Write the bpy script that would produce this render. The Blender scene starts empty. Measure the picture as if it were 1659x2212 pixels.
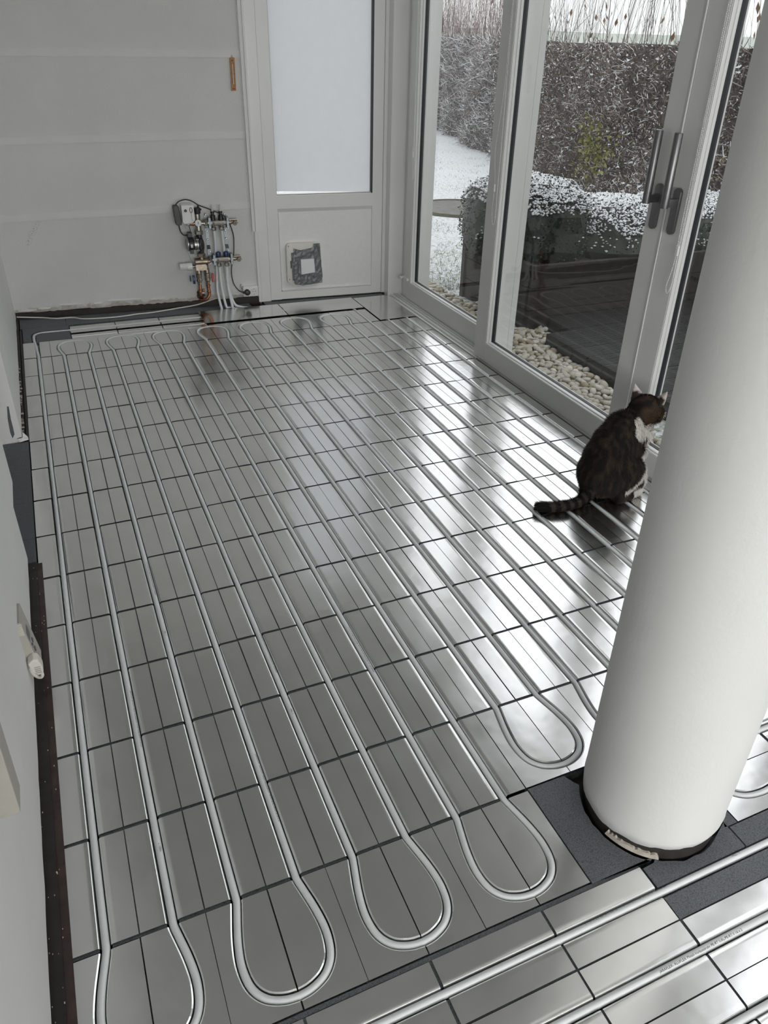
import bpy, bmesh, math, random
from mathutils import Vector, Matrix, noise

random.seed(7)
scn = bpy.context.scene
COL = scn.collection

# ---------------------------------------------------------------- camera
cam_d = bpy.data.cameras.new('camera')
cam = bpy.data.objects.new('camera', cam_d)
COL.objects.link(cam)
cam_d.sensor_width = 36.0
cam_d.lens = 26.80
cam_d.shift_x = -0.01731
cam_d.shift_y = -0.00540
cam_d.clip_start = 0.02
cam_d.clip_end = 2000
cam.matrix_world = Matrix(((0.91327, 0.18825, -0.36124, 0.27344),
                           (-0.40610, 0.49028, -0.77117, -4.22632),
                           (0.03194, 0.85099, 0.52421, 1.49292),
                           (0, 0, 0, 1)))
scn.camera = cam

# ---------------------------------------------------------------- sky: even winter overcast
world = bpy.data.worlds.new('overcast_sky')
scn.world = world
world.use_nodes = True
wn = world.node_tree
wn.nodes.clear()
w_out = wn.nodes.new('ShaderNodeOutputWorld')
w_bg = wn.nodes.new('ShaderNodeBackground')
w_tc = wn.nodes.new('ShaderNodeTexCoord')
w_sep = wn.nodes.new('ShaderNodeSeparateXYZ')
w_rmp = wn.nodes.new('ShaderNodeValToRGB')
w_rmp.color_ramp.elements[0].position = 0.0
w_rmp.color_ramp.elements[0].color = (1.12, 1.14, 1.16, 1)
w_rmp.color_ramp.elements[1].position = 1.0
w_rmp.color_ramp.elements[1].color = (2.20, 2.25, 2.32, 1)
wn.links.new(w_tc.outputs['Generated'], w_sep.inputs[0])
wn.links.new(w_sep.outputs[2], w_rmp.inputs[0])
wn.links.new(w_rmp.outputs[0], w_bg.inputs[0])
w_bg.inputs[1].default_value = 1.0
wn.links.new(w_bg.outputs[0], w_out.inputs[0])

# area lamps added to brighten the room, in place of unseen windows behind the camera
def fill_lamp(name, loc, rot, sx, sy, power, col):
    ld = bpy.data.lights.new(name, 'AREA')
    ld.shape = 'RECTANGLE'
    ld.size, ld.size_y = sx, sy
    ld.energy = power
    ld.color = col
    lo_ = bpy.data.objects.new(name, ld)
    COL.objects.link(lo_)
    lo_.location = loc
    lo_.rotation_euler = rot
    return lo_


fill_lamp('rear_fill_lamp', (0.5, -12.0, 1.40), (math.radians(90), 0, 0), 9.0, 2.5, 540, (1.0, 1.0, 0.985))
fill_lamp('left_fill_lamp', (-5.0, -8.2, 1.40), (math.radians(90), 0, math.radians(-90)), 5.5, 2.5, 480, (1.0, 1.0, 0.985))

scn.view_settings.view_transform = 'Standard'
scn.view_settings.look = 'None'
scn.view_settings.exposure = 0.0
scn.view_settings.gamma = 1.0
scn.view_settings.use_curve_mapping = False
scn.cycles.use_denoising = True
scn.cycles.max_bounces = 14
scn.cycles.diffuse_bounces = 7
scn.cycles.glossy_bounces = 6
scn.cycles.transparent_max_bounces = 24
scn.cycles.caustics_reflective = False
scn.cycles.caustics_refractive = False
scn.cycles.sample_clamp_indirect = 8.0


# ---------------------------------------------------------------- helpers: materials
def new_mat(name):
    m = bpy.data.materials.new(name)
    m.use_nodes = True
    nt = m.node_tree
    return m, nt, nt.nodes['Principled BSDF'], nt.nodes['Material Output']


def noise_node(nt, scale, detail=4, rough=0.55, coord='Object', vec=None):
    n = nt.nodes.new('ShaderNodeTexNoise')
    n.inputs['Scale'].default_value = scale
    n.inputs['Detail'].default_value = detail
    n.inputs['Roughness'].default_value = rough
    if vec is None:
        if coord == 'World':
            g = nt.nodes.new('ShaderNodeNewGeometry')
            vec = g.outputs['Position']
        else:
            t = nt.nodes.new('ShaderNodeTexCoord')
            vec = t.outputs[coord]
    nt.links.new(vec, n.inputs['Vector'])
    return n


def ramp(nt, src, stops):
    r = nt.nodes.new('ShaderNodeValToRGB')
    els = r.color_ramp.elements
    while len(els) < len(stops):
        els.new(0.5)
    for e, (p, c) in zip(els, stops):
        e.position = p
        e.color = (c[0], c[1], c[2], 1) if len(c) == 3 else c
    nt.links.new(src, r.inputs[0])
    return r


def mixcol(nt, fac, a, b):
    m = nt.nodes.new('ShaderNodeMix')
    m.data_type = 'RGBA'
    for sock, v in ((m.inputs[0], fac), (m.inputs[6], a), (m.inputs[7], b)):
        if hasattr(v, 'links') or hasattr(v, 'is_linked'):
            nt.links.new(v, sock)
        else:
            sock.default_value = v if isinstance(v, (int, float)) else (v[0], v[1], v[2], 1)
    return m.outputs[2]


def bump(nt, bsdf, src, strength, dist=0.01):
    b = nt.nodes.new('ShaderNodeBump')
    b.inputs['Strength'].default_value = strength
    b.inputs['Distance'].default_value = dist
    nt.links.new(src, b.inputs['Height'])
    nt.links.new(b.outputs[0], bsdf.inputs['Normal'])
    return b


def simple(name, col, rough=0.5, metal=0.0, nscale=40, var=0.12, bmp=0.0, bscale=200, bdist=0.002, coord='Object', spec=None):
    m, nt, b, o = new_mat(name)
    n = noise_node(nt, nscale, coord=coord)
    lo = tuple(c * (1 - var) for c in col)
    hi = tuple(min(1, c * (1 + var)) for c in col)
    r = ramp(nt, n.outputs[0], [(0.3, lo), (0.7, hi)])
    nt.links.new(r.outputs[0], b.inputs['Base Color'])
    b.inputs['Roughness'].default_value = rough
    b.inputs['Metallic'].default_value = metal
    if spec is not None:
        b.inputs['Specular IOR Level'].default_value = spec
    if bmp:
        n2 = noise_node(nt, bscale, coord=coord)
        bump(nt, b, n2.outputs[0], bmp, bdist)
    return m


M = {}

# aluminium heat plates: semi-gloss rolled sheet, faintly dented, with dull stains
def plate_mat(name, rough0, rough1, dent):
    m, nt, b, o = new_mat(name)
    b.inputs['Metallic'].default_value = 1.0
    st = noise_node(nt, 9, 5, 0.6, 'World')
    inf = nt.nodes.new('ShaderNodeObjectInfo')
    c = ramp(nt, st.outputs[0], [(0.30, (0.79, 0.785, 0.775)), (0.55, (0.83, 0.83, 0.825)), (0.75, (0.855, 0.857, 0.86))])
    sp = noise_node(nt, 55, 3, 0.7, 'World')
    spm = ramp(nt, sp.outputs[0], [(0.70, (0, 0, 0)), (0.76, (1, 1, 1))])
    cl = noise_node(nt, 4.5, 2, 0.5, 'World')
    clm = ramp(nt, cl.outputs[0], [(0.64, (0, 0, 0)), (0.72, (1, 1, 1))])
    mm = nt.nodes.new('ShaderNodeMath'); mm.operation = 'MULTIPLY'
    nt.links.new(spm.outputs[0], mm.inputs[0]); nt.links.new(clm.outputs[0], mm.inputs[1])
    cc = mixcol(nt, mm.outputs[0], c.outputs[0], (0.56, 0.55, 0.54))
    nt.links.new(cc, b.inputs['Base Color'])
    rr = nt.nodes.new('ShaderNodeMapRange')
    rr.inputs['To Min'].default_value = rough0; rr.inputs['To Max'].default_value = rough1
    ad = nt.nodes.new('ShaderNodeMath'); ad.operation = 'MULTIPLY_ADD'
    nt.links.new(inf.outputs['Random'], ad.inputs[0]); ad.inputs[1].default_value = 0.5
    nt.links.new(st.outputs[0], ad.inputs[2])
    nt.links.new(ad.outputs[0], rr.inputs['Value'])
    nt.links.new(rr.outputs[0], b.inputs['Roughness'])
    # shallow dents, different on each plate
    g = nt.nodes.new('ShaderNodeNewGeometry')
    vm = nt.nodes.new('ShaderNodeVectorMath'); vm.operation = 'ADD'
    nt.links.new(g.outputs['Position'], vm.inputs[0])
    mul = nt.nodes.new('ShaderNodeMath'); mul.operation = 'MULTIPLY'; mul.inputs[1].default_value = 37.0
    nt.links.new(inf.outputs['Random'], mul.inputs[0]); nt.links.new(mul.outputs[0], vm.inputs[1])
    n1 = noise_node(nt, 11, 2, 0.45, vec=vm.outputs[0])
    bump(nt, b, n1.outputs[0], dent, 0.012)
    return m


M['plate'] = plate_mat('aluminium_plate', 0.13, 0.22, 0.085)
M['sheet'] = plate_mat('aluminium_sheet', 0.12, 0.18, 0.02)

# grey foam board: dark speckled beads
m, nt, b, o = new_mat('graphite_foam')
v = nt.nodes.new('ShaderNodeTexVoronoi'); v.inputs['Scale'].default_value = 420
t = nt.nodes.new('ShaderNodeNewGeometry'); nt.links.new(t.outputs['Position'], v.inputs['Vector'])
r = ramp(nt, v.outputs['Distance'], [(0.0, (0.17, 0.182, 0.195)), (0.5, (0.125, 0.135, 0.147)), (0.9, (0.07, 0.075, 0.083))])
nn = noise_node(nt, 900, 1, 0.5, 'World')
wr = ramp(nt, nn.outputs[0], [(0.66, (0, 0, 0)), (0.72, (1, 1, 1))])
cc = mixcol(nt, wr.outputs[0], r.outputs[0], (0.30, 0.31, 0.33))
nt.links.new(cc, b.inputs['Base Color']); b.inputs['Roughness'].default_value = 0.75
bump(nt, b, v.outputs['Distance'], 0.25, 0.002)
M['foam'] = m

M['subfloor'] = simple('bitumen_screed', (0.035, 0.030, 0.028), 0.8, nscale=14, var=0.4, bmp=0.4, bscale=60, coord='World')
M['pipe'] = simple('plastic_pipe', (0.74, 0.765, 0.775), 0.36, nscale=18, var=0.03)
M['ink'] = simple('print_ink', (0.06, 0.062, 0.068), 0.6, var=0.02)
M['pvc'] = simple('white_frame_plastic', (0.77, 0.77, 0.755), 0.32, nscale=5, var=0.02, bmp=0.02, bscale=300)
M['white_paint'] = simple('white_paint', (0.80, 0.80, 0.785), 0.55, nscale=3, var=0.03, bmp=0.10, bscale=90, bdist=0.004)
M['ceiling'] = simple('ceiling_paint', (0.88, 0.88, 0.86), 0.9, nscale=3, var=0.03)
M['column_paint'] = simple('column_paint', (0.69, 0.69, 0.68), 0.55, nscale=3, var=0.03, bmp=0.14, bscale=70, bdist=0.005)
M['white_plastic'] = simple('white_plastic', (0.80, 0.80, 0.78), 0.35, var=0.02)
M['beige_plastic'] = simple('beige_plastic', (0.43, 0.41, 0.37), 0.45, var=0.02)
M['cream_plastic'] = simple('cream_plastic', (0.70, 0.68, 0.63), 0.4, var=0.02)
M['black_plastic'] = simple('black_plastic', (0.012, 0.012, 0.013), 0.42, var=0.1)
M['gasket'] = simple('rubber_gasket', (0.020, 0.021, 0.026), 0.5, var=0.1)
M['brown'] = simple('brown_bitumen', (0.021, 0.017, 0.0145), 0.55, nscale=30, var=0.35, bmp=0.4, bscale=120, coord='World')
M['redbrown'] = simple('red_brown_strip', (0.045, 0.028, 0.024), 0.5, nscale=30, var=0.35, bmp=0.3, bscale=120, coord='World')
M['plaster'] = simple('raw_plaster', (0.46, 0.42, 0.37), 0.9, nscale=30, var=0.25, bmp=0.6, bscale=150)
M['nickel'] = simple('nickel_brass', (0.36, 0.335, 0.30), 0.36, 1.0, nscale=60, var=0.12)
M['brass'] = simple('old_brass', (0.29, 0.245, 0.195), 0.42, 1.0, nscale=60, var=0.2)
M['copper'] = simple('copper_pipe', (0.34, 0.155, 0.085), 0.42, 1.0, nscale=50, var=0.3)
M['rust'] = simple('rusty_iron', (0.10, 0.035, 0.018), 0.7, 0.2, nscale=60, var=0.5, bmp=0.4)
M['zinc'] = simple('zinc_bracket', (0.26, 0.29, 0.31), 0.5, 1.0, nscale=40, var=0.15)
M['blue'] = simple('blue_plastic', (0.018, 0.040, 0.115), 0.35, var=0.1)
M['red'] = simple('red_plastic', (0.50, 0.025, 0.022), 0.35, var=0.1)
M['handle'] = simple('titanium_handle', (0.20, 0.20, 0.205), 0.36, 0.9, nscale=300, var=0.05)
M['steel'] = simple('steel', (0.36, 0.36, 0.36), 0.35, 1.0, var=0.1)
M['wood'] = simple('thermometer_wood', (0.42, 0.20, 0.075), 0.55, nscale=60, var=0.25)
M['wood_dark'] = simple('burnt_scale', (0.10, 0.045, 0.02), 0.6)
M['card'] = simple('white_card', (0.82, 0.82, 0.83), 0.6, var=0.02)
M['tape'] = simple('duct_tape', (0.125, 0.134, 0.142), 0.36, 0.12, nscale=30, var=0.12, bmp=0.30, bscale=26, bdist=0.01)
M['deck'] = simple('charcoal_deck', (0.012, 0.011, 0.011), 0.6, nscale=40, var=0.3, bmp=0.3, bscale=160, coord='World')
M['timber'] = simple('grey_timber', (0.026, 0.021, 0.018), 0.8, nscale=20, var=0.35, bmp=0.3, bscale=90, coord='World')
M['concrete'] = simple('wet_concrete', (0.125, 0.118, 0.108), 0.8, nscale=12, var=0.25, bmp=0.2, bscale=90)
M['moss'] = simple('moss_rim', (0.05, 0.045, 0.028), 0.9, nscale=30, var=0.4, bmp=0.5, bscale=90)
M['snow'] = simple('snow', (0.64, 0.655, 0.67), 0.7, nscale=20, var=0.03)
M['leaf'] = simple('box_leaf', (0.013, 0.021, 0.014), 0.5, nscale=12, var=0.45, coord='World')
M['leaf_yellow'] = simple('yellow_green_leaf', (0.16, 0.165, 0.03), 0.6, nscale=12, var=0.4, coord='World')
M['leaf_dry'] = simple('dry_leaf', (0.15, 0.085, 0.045), 0.7, nscale=12, var=0.4, coord='World')
M['hedge_core'] = simple('hedge_thicket', (0.060, 0.048, 0.041), 0.95, nscale=5, var=0.5, bmp=1.0, bscale=14, bdist=0.2, coord='World')
M['twig'] = simple('hedge_twig', (0.16, 0.125, 0.108), 0.8, nscale=3, var=0.45, coord='World')
M['shoot_red'] = simple('red_shoot', (0.165, 0.105, 0.10), 0.7, nscale=3, var=0.35, coord='World')
M['shoot'] = simple('grey_shoot', (0.15, 0.125, 0.12), 0.7, nscale=3, var=0.35, coord='World')
M['field'] = simple('hazy_field', (0.36, 0.385, 0.345), 1.0, nscale=0.03, var=0.12, coord='World')
M['grass'] = simple('winter_grass', (0.20, 0.23, 0.12), 0.8, nscale=6, var=0.4, coord='World')

# textured far wall: roughcast white with peeled beige plaster at the foot and a peppered scuff
m, nt, b, o = new_mat('roughcast_wall')
n = noise_node(nt, 3, 4)
base = ramp(nt, n.outputs[0], [(0.3, (0.70, 0.70, 0.68)), (0.7, (0.75, 0.75, 0.73))])
tc = nt.nodes.new('ShaderNodeTexCoord'); sep = nt.nodes.new('ShaderNodeSeparateXYZ')
nt.links.new(tc.outputs['Object'], sep.inputs[0])
n2 = noise_node(nt, 14, 5, 0.65)
ma = nt.nodes.new('ShaderNodeMath'); ma.operation = 'MULTIPLY_ADD'
nt.links.new(n2.outputs[0], ma.inputs[0]); ma.inputs[1].default_value = -0.10; nt.links.new(sep.outputs[2], ma.inputs[2])
foot = ramp(nt, ma.outputs[0], [(0.0, (1, 1, 1)), (0.012, (0, 0, 0))])
foot.color_ramp.elements[0].position = 0.0
n3 = noise_node(nt, 40, 4, 0.6)
bg = ramp(nt, n3.outputs[0], [(0.3, (0.46, 0.42, 0.37)), (0.7, (0.60, 0.57, 0.52))])
c1 = mixcol(nt, foot.outputs[0], base.outputs[0], bg.outputs[0])
# scuff: distance to an arc centre
vm = nt.nodes.new('ShaderNodeVectorMath'); vm.operation = 'DISTANCE'
nt.links.new(tc.outputs['Object'], vm.inputs[0]); vm.inputs[1].default_value = (0.44, 0.0, 0.33)
sub = nt.nodes.new('ShaderNodeMath'); sub.operation = 'SUBTRACT'; nt.links.new(vm.outputs['Value'], sub.inputs[0]); sub.inputs[1].default_value = 0.275
ab = nt.nodes.new('ShaderNodeMath'); ab.operation = 'ABSOLUTE'; nt.links.new(sub.outputs[0], ab.inputs[0])
arc = ramp(nt, ab.outputs[0], [(0.0, (1, 1, 1)), (0.02, (0, 0, 0))])
gx = nt.nodes.new('ShaderNodeMapRange'); nt.links.new(sep.outputs[0], gx.inputs['Value'])
gx.inputs['From Min'].default_value = 0.24; gx.inputs['From Max'].default_value = 0.27; gx.inputs['To Min'].default_value = 1; gx.inputs['To Max'].default_value = 0
gz = nt.nodes.new('ShaderNodeMapRange'); nt.links.new(sep.outputs[2], gz.inputs['Value'])
gz.inputs['From Min'].default_value = 0.40; gz.inputs['From Max'].default_value = 0.43
n4 = noise_node(nt, 170, 2, 0.6)
pep = ramp(nt, n4.outputs[0], [(0.55, (0, 0, 0)), (0.62, (1, 1, 1))])
mu1 = nt.nodes.new('ShaderNodeMath'); mu1.operation = 'MULTIPLY'; nt.links.new(arc.outputs[0], mu1.inputs[0]); nt.links.new(pep.outputs[0], mu1.inputs[1])
mu2 = nt.nodes.new('ShaderNodeMath'); mu2.operation = 'MULTIPLY'; nt.links.new(mu1.outputs[0], mu2.inputs[0]); nt.links.new(gx.outputs[0], mu2.inputs[1])
mu3 = nt.nodes.new('ShaderNodeMath'); mu3.operation = 'MULTIPLY'; nt.links.new(mu2.outputs[0], mu3.inputs[0]); nt.links.new(gz.outputs[0], mu3.inputs[1])
c2 = mixcol(nt, mu3.outputs[0], c1, (0.24, 0.24, 0.23))
nt.links.new(c2, b.inputs['Base Color']); b.inputs['Roughness'].default_value = 0.85
n5 = noise_node(nt, 190, 3, 0.6)
bump(nt, b, n5.outputs[0], 0.55, 0.006)
M['roughcast'] = m

M['band'] = simple('joint_filler', (0.735, 0.735, 0.715), 0.8, nscale=6, var=0.03, bmp=0.10, bscale=120)

# clear glass: transparent with a Fresnel reflection
m, nt, b, o = new_mat('clear_glass')
nt.nodes.remove(b)
tr = nt.nodes.new('ShaderNodeBsdfTransparent'); tr.inputs[0].default_value = (0.982, 0.988, 0.984, 1)
gl = nt.nodes.new('ShaderNodeBsdfGlossy'); gl.inputs['Roughness'].default_value = 0.0
fr = nt.nodes.new('ShaderNodeFresnel')
gb = nt.nodes.new('ShaderNodeNewGeometry')
ir = nt.nodes.new('ShaderNodeMapRange'); ir.inputs['To Min'].default_value = 1.45; ir.inputs['To Max'].default_value = 1 / 1.45
nt.links.new(gb.outputs['Backfacing'], ir.inputs['Value']); nt.links.new(ir.outputs[0], fr.inputs[0])
mx = nt.nodes.new('ShaderNodeMixShader')
nt.links.new(fr.outputs[0], mx.inputs[0]); nt.links.new(tr.outputs[0], mx.inputs[1]); nt.links.new(gl.outputs[0], mx.inputs[2])
nt.links.new(mx.outputs[0], o.inputs[0])
M['glass'] = m

# frosted film
m, nt, b, o = new_mat('frosted_film')
nt.nodes.remove(b)
n = noise_node(nt, 22, 3)
r = ramp(nt, n.outputs[0], [(0.2, (0.56, 0.565, 0.575)), (0.8, (0.585, 0.59, 0.60))])
tl = nt.nodes.new('ShaderNodeBsdfTranslucent'); df = nt.nodes.new('ShaderNodeBsdfDiffuse')
nt.links.new(r.outputs[0], tl.inputs[0]); df.inputs[0].default_value = (0.8, 0.8, 0.8, 1)
mx = nt.nodes.new('ShaderNodeMixShader'); mx.inputs[0].default_value = 0.18
nt.links.new(tl.outputs[0], mx.inputs[1]); nt.links.new(df.outputs[0], mx.inputs[2]); nt.links.new(mx.outputs[0], o.inputs[0])
M['frosted'] = m

# clear plastic for the flow meter tubes
M['clear_plastic'] = simple('clear_tube', (0.55, 0.55, 0.53), 0.2, var=0.05)

# snowy lawn: patchy snow over short grass
m, nt, b, o = new_mat('snowy_lawn')
n = noise_node(nt, 26, 5, 0.68, 'World')
n2 = noise_node(nt, 1.3, 3, 0.5, 'World')
g = nt.nodes.new('ShaderNodeNewGeometry'); sp = nt.nodes.new('ShaderNodeSeparateXYZ'); nt.links.new(g.outputs['Position'], sp.inputs[0])
thin = nt.nodes.new('ShaderNodeMapRange'); nt.links.new(sp.outputs[1], thin.inputs['Value'])
thin.inputs['From Min'].default_value = 0.6; thin.inputs['From Max'].default_value = 4.0
thin.inputs['To Min'].default_value = 0.085; thin.inputs['To Max'].default_value = 0.0
ad = nt.nodes.new('ShaderNodeMath'); ad.operation = 'ADD'; nt.links.new(n.outputs[0], ad.inputs[0]); nt.links.new(thin.outputs[0], ad.inputs[1])
ad2 = nt.nodes.new('ShaderNodeMath'); ad2.operation = 'MULTIPLY_ADD'; nt.links.new(n2.outputs[0], ad2.inputs[0]); ad2.inputs[1].default_value = 0.10; nt.links.new(ad.outputs[0], ad2.inputs[2])
r = ramp(nt, ad2.outputs[0], [(0.58, (0.60, 0.615, 0.635)), (0.66, (0.40, 0.42, 0.39)), (0.76, (0.12, 0.14, 0.085))])
nt.links.new(r.outputs[0], b.inputs['Base Color']); b.inputs['Roughness'].default_value = 0.8
inv = nt.nodes.new('ShaderNodeMath'); inv.operation = 'SUBTRACT'; inv.inputs[0].default_value = 1.0; nt.links.new(ad2.outputs[0], inv.inputs[1])
bump(nt, b, inv.outputs[0], 0.6, 0.03)
M['lawn'] = m

# vertex-coloured fur and body
def vcol_mat(name, rough):
    m, nt, b, o = new_mat(name)
    a = nt.nodes.new('ShaderNodeAttribute'); a.attribute_name = 'coat'
    n = noise_node(nt, 160, 3)
    r = ramp(nt, n.outputs[0], [(0.3, (0.78, 0.78, 0.78)), (0.7, (1, 1, 1))])
    mm = nt.nodes.new('ShaderNodeMix'); mm.data_type = 'RGBA'; mm.blend_type = 'MULTIPLY'; mm.inputs[0].default_value = 1
    nt.links.new(a.outputs['Color'], mm.inputs[6]); nt.links.new(r.outputs[0], mm.inputs[7])
    nt.links.new(mm.outputs[2], b.inputs['Base Color']); b.inputs['Roughness'].default_value = rough
    b.inputs['Specular IOR Level'].default_value = 0.25
    return m


M['fur'] = vcol_mat('cat_fur', 0.7)
M['pebble_a'] = simple('pale_pebble', (0.36, 0.335, 0.275), 0.6, nscale=30, var=0.12, bmp=0.15, bscale=60)
M['pebble_b'] = simple('white_pebble', (0.46, 0.44, 0.385), 0.6, nscale=30, var=0.10, bmp=0.15, bscale=60)
M['pebble_c'] = simple('tan_pebble', (0.27, 0.225, 0.15), 0.6, nscale=30, var=0.18, bmp=0.15, bscale=60)
M['eye'] = simple('cat_eye', (0.20, 0.26, 0.06), 0.1)
M['nose'] = simple('cat_nose', (0.30, 0.12, 0.11), 0.5)


# ---------------------------------------------------------------- helpers: meshes
class MB:
    def __init__(self):
        self.v = []
        self.f = []

    def add(self, vs, fs):
        n = len(self.v)
        self.v += [tuple(p) for p in vs]
        self.f += [tuple(i + n for i in f) for f in fs]
        return self

    def box(self, x0, x1, y0, y1, z0, z1):
        vs = [(x, y, z) for z in (z0, z1) for y in (y0, y1) for x in (x0, x1)]
        return self.add(vs, [(0, 2, 3, 1), (4, 5, 7, 6), (0, 1, 5, 4), (2, 6, 7, 3), (0, 4, 6, 2), (1, 3, 7, 5)])

    def prism(self, pts, ax, a, b):
        """extrude a 2D polygon along axis ax from a to b"""
        n = len(pts)

        def mk(p, h):
            q = list(p)
            q.insert(ax, h)
            return q
        vs = [mk(p, a) for p in pts] + [mk(p, b) for p in pts]
        fs = [tuple(range(n - 1, -1, -1)), tuple(range(n, 2 * n))]
        fs += [(i, (i + 1) % n, n + (i + 1) % n, n + i) for i in range(n)]
        return self.add(vs, fs)

    def tube(self, pts, rad, seg=8, caps=True):
        pts = [Vector(p) for p in pts]
        n = len(pts)
        rad = list(rad) if isinstance(rad, (list, tuple)) else [rad] * n
        if len(rad) != n:
            rad = [rad[min(len(rad) - 1, round(i * (len(rad) - 1) / (n - 1)))] for i in range(n)]
        tang = []
        for i in range(n):
            t = pts[min(i + 1, n - 1)] - pts[max(i - 1, 0)]
            tang.append(t.normalized() if t.length > 1e-9 else Vector((0, 0, 1)))
        up = Vector((0, 0, 1)) if abs(tang[0].z) < 0.9 else Vector((1, 0, 0))
        nrm = (up - tang[0] * up.dot(tang[0])).normalized()
        vs, fs = [], []
        for i in range(n):
            nrm = nrm - tang[i] * nrm.dot(tang[i])
            nrm = nrm.normalized() if nrm.length > 1e-6 else tang[i].orthogonal().normalized()
            bi = tang[i].cross(nrm)
            for k in range(seg):
                a = 2 * math.pi * k / seg
                vs.append(pts[i] + (nrm * math.cos(a) + bi * math.sin(a)) * rad[i])
        for i in range(n - 1):
            for k in range(seg):
                k2 = (k + 1) % seg
                fs.append((i * seg + k, i * seg + k2, (i + 1) * seg + k2, (i + 1) * seg + k))
        if caps:
            fs.append(tuple(range(seg - 1, -1, -1)))
            fs.append(tuple(range((n - 1) * seg, n * seg)))
        return self.add(vs, fs)

    def cyl(self, a, b, r, seg=16, r2=None):
        return self.tube([a, b], [r, r if r2 is None else r2], seg)

    def lathe(self, org, axis, prof, seg=16):
        """profile: (distance along axis, radius)"""
        org = Vector(org)
        ax = Vector(axis).normalized()
        o1 = ax.orthogonal().normalized()
        o2 = ax.cross(o1)
        vs, fs = [], []
        for d, r in prof:
            for k in range(seg):
                a = 2 * math.pi * k / seg
                vs.append(org + ax * d + (o1 * math.cos(a) + o2 * math.sin(a)) * r)
        for i in range(len(prof) - 1):
            for k in range(seg):
                k2 = (k + 1) % seg
                fs.append((i * seg + k, i * seg + k2, (i + 1) * seg + k2, (i + 1) * seg + k))
        fs.append(tuple(range(seg - 1, -1, -1)))
        fs.append(tuple(range((len(prof) - 1) * seg, len(prof) * seg)))
        return self.add(vs, fs)

    def ball(self, c, r, seg=14, rings=9):
        r = r if isinstance(r, (list, tuple)) else (r, r, r)
        vs, fs = [], []
        for i in range(rings + 1):
            th = math.pi * i / rings
            for k in range(seg):
                a = 2 * math.pi * k / seg
                vs.append((c[0] + r[0] * math.sin(th) * math.cos(a), c[1] + r[1] * math.sin(th) * math.sin(a), c[2] + r[2] * math.cos(th)))
        for i in range(rings):
            for k in range(seg):
                k2 = (k + 1) % seg
                fs.append((i * seg + k, (i + 1) * seg + k, (i + 1) * seg + k2, i * seg + k2))
        return self.add(vs, fs)

    def mesh(self, name, mats, smooth=None, bevel=0.0):
        me = bpy.data.meshes.new(name)
        me.from_pydata(self.v, [], self.f)
        bm = bmesh.new()
        bm.from_mesh(me)
        bmesh.ops.remove_doubles(bm, verts=bm.verts, dist=1e-6)
        bmesh.ops.recalc_face_normals(bm, faces=bm.faces)
        if bevel:
            es = [e for e in bm.edges if len(e.link_faces) == 2 and e.calc_face_angle() > 0.6]
            bmesh.ops.bevel(bm, geom=es, offset=bevel, segments=2, profile=0.6, affect='EDGES', clamp_overlap=True)
        if smooth is not None:
            for f in bm.faces:
                f.smooth = True
            for e in bm.edges:
                if len(e.link_faces) == 2 and e.calc_face_angle() > smooth:
                    e.smooth = False
        bm.to_mesh(me)
        bm.free()
        for mt in (mats if isinstance(mats, (list, tuple)) else [mats]):
            me.materials.append(mt)
        return me


def put(name, me, parent=None, loc=None, rotz=None):
    o = bpy.data.objects.new(name, me)
    COL.objects.link(o)
    if parent is not None:
        o.parent = parent
    if loc is not None:
        o.location = loc
    if rotz is not None:
        o.rotation_euler = (0, 0, rotz)
    return o


def obj(name, mb, mat, parent=None, loc=None, rotz=None, smooth=0.6, bevel=0.0):
    return put(name, mb.mesh(name, mat, smooth, bevel), parent, loc, rotz)


def empty(name, loc=(0, 0, 0), rotz=0.0):
    o = bpy.data.objects.new(name, None)
    COL.objects.link(o)
    o.location = loc
    o.rotation_euler = (0, 0, rotz)
    o.empty_display_size = 0.05
    return o


def tag(o, label=None, cat=None, group=None, kind=None):
    if label:
        o['label'] = label
    if cat:
        o['category'] = cat
    if group:
        o['group'] = group
    if kind:
        o['kind'] = kind
    return o


def S(o, label=None):
    return tag(o, label, kind='structure')


def raw(name, vs, fs, mats, parent=None, idx=None, smooth=False):
    me = bpy.data.meshes.new(name)
    me.from_pydata(vs, [], fs)
    for mt in (mats if isinstance(mats, (list, tuple)) else [mats]):
        me.materials.append(mt)
    if idx:
        me.polygons.foreach_set('material_index', idx)
    if smooth:
        me.polygons.foreach_set('use_smooth', [True] * len(me.polygons))
    me.update()
    return put(name, me, parent)


def spline(pts, n=8):
    """Catmull-Rom through points"""
    P = [Vector(p) for p in pts]
    P = [P[0] * 2 - P[1]] + P + [P[-1] * 2 - P[-2]]
    out = []
    for i in range(1, len(P) - 2):
        a, b, c, d = P[i - 1], P[i], P[i + 1], P[i + 2]
        for k in range(n):
            t = k / n
            out.append(0.5 * ((2 * b) + (c - a) * t + (2 * a - 5 * b + 4 * c - d) * t * t + (3 * b - a - 3 * c + d) * t ** 3))
    out.append(P[-2])
    return out


def text_mesh(body, size):
    cu = bpy.data.curves.new('lettering', 'FONT')
    cu.body = body
    cu.size = size
    cu.resolution_u = 2
    o = bpy.data.objects.new('lettering', cu)
    COL.objects.link(o)
    dg = bpy.context.evaluated_depsgraph_get()
    me = bpy.data.meshes.new_from_object(o.evaluated_get(dg))
    bpy.data.objects.remove(o)
    bpy.data.curves.remove(cu)
    return me


# ================================================================ LARGE STRUCTURE
HS = 0.0625                       # half the pipe spacing
def row_y(j):
    return 0.011 - 0.2541 * j


TH = math.radians(-3.63)          # the far wall is a little out of square
WL = (0.0, 0.714, 0.0)
CEIL = 2.75

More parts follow.
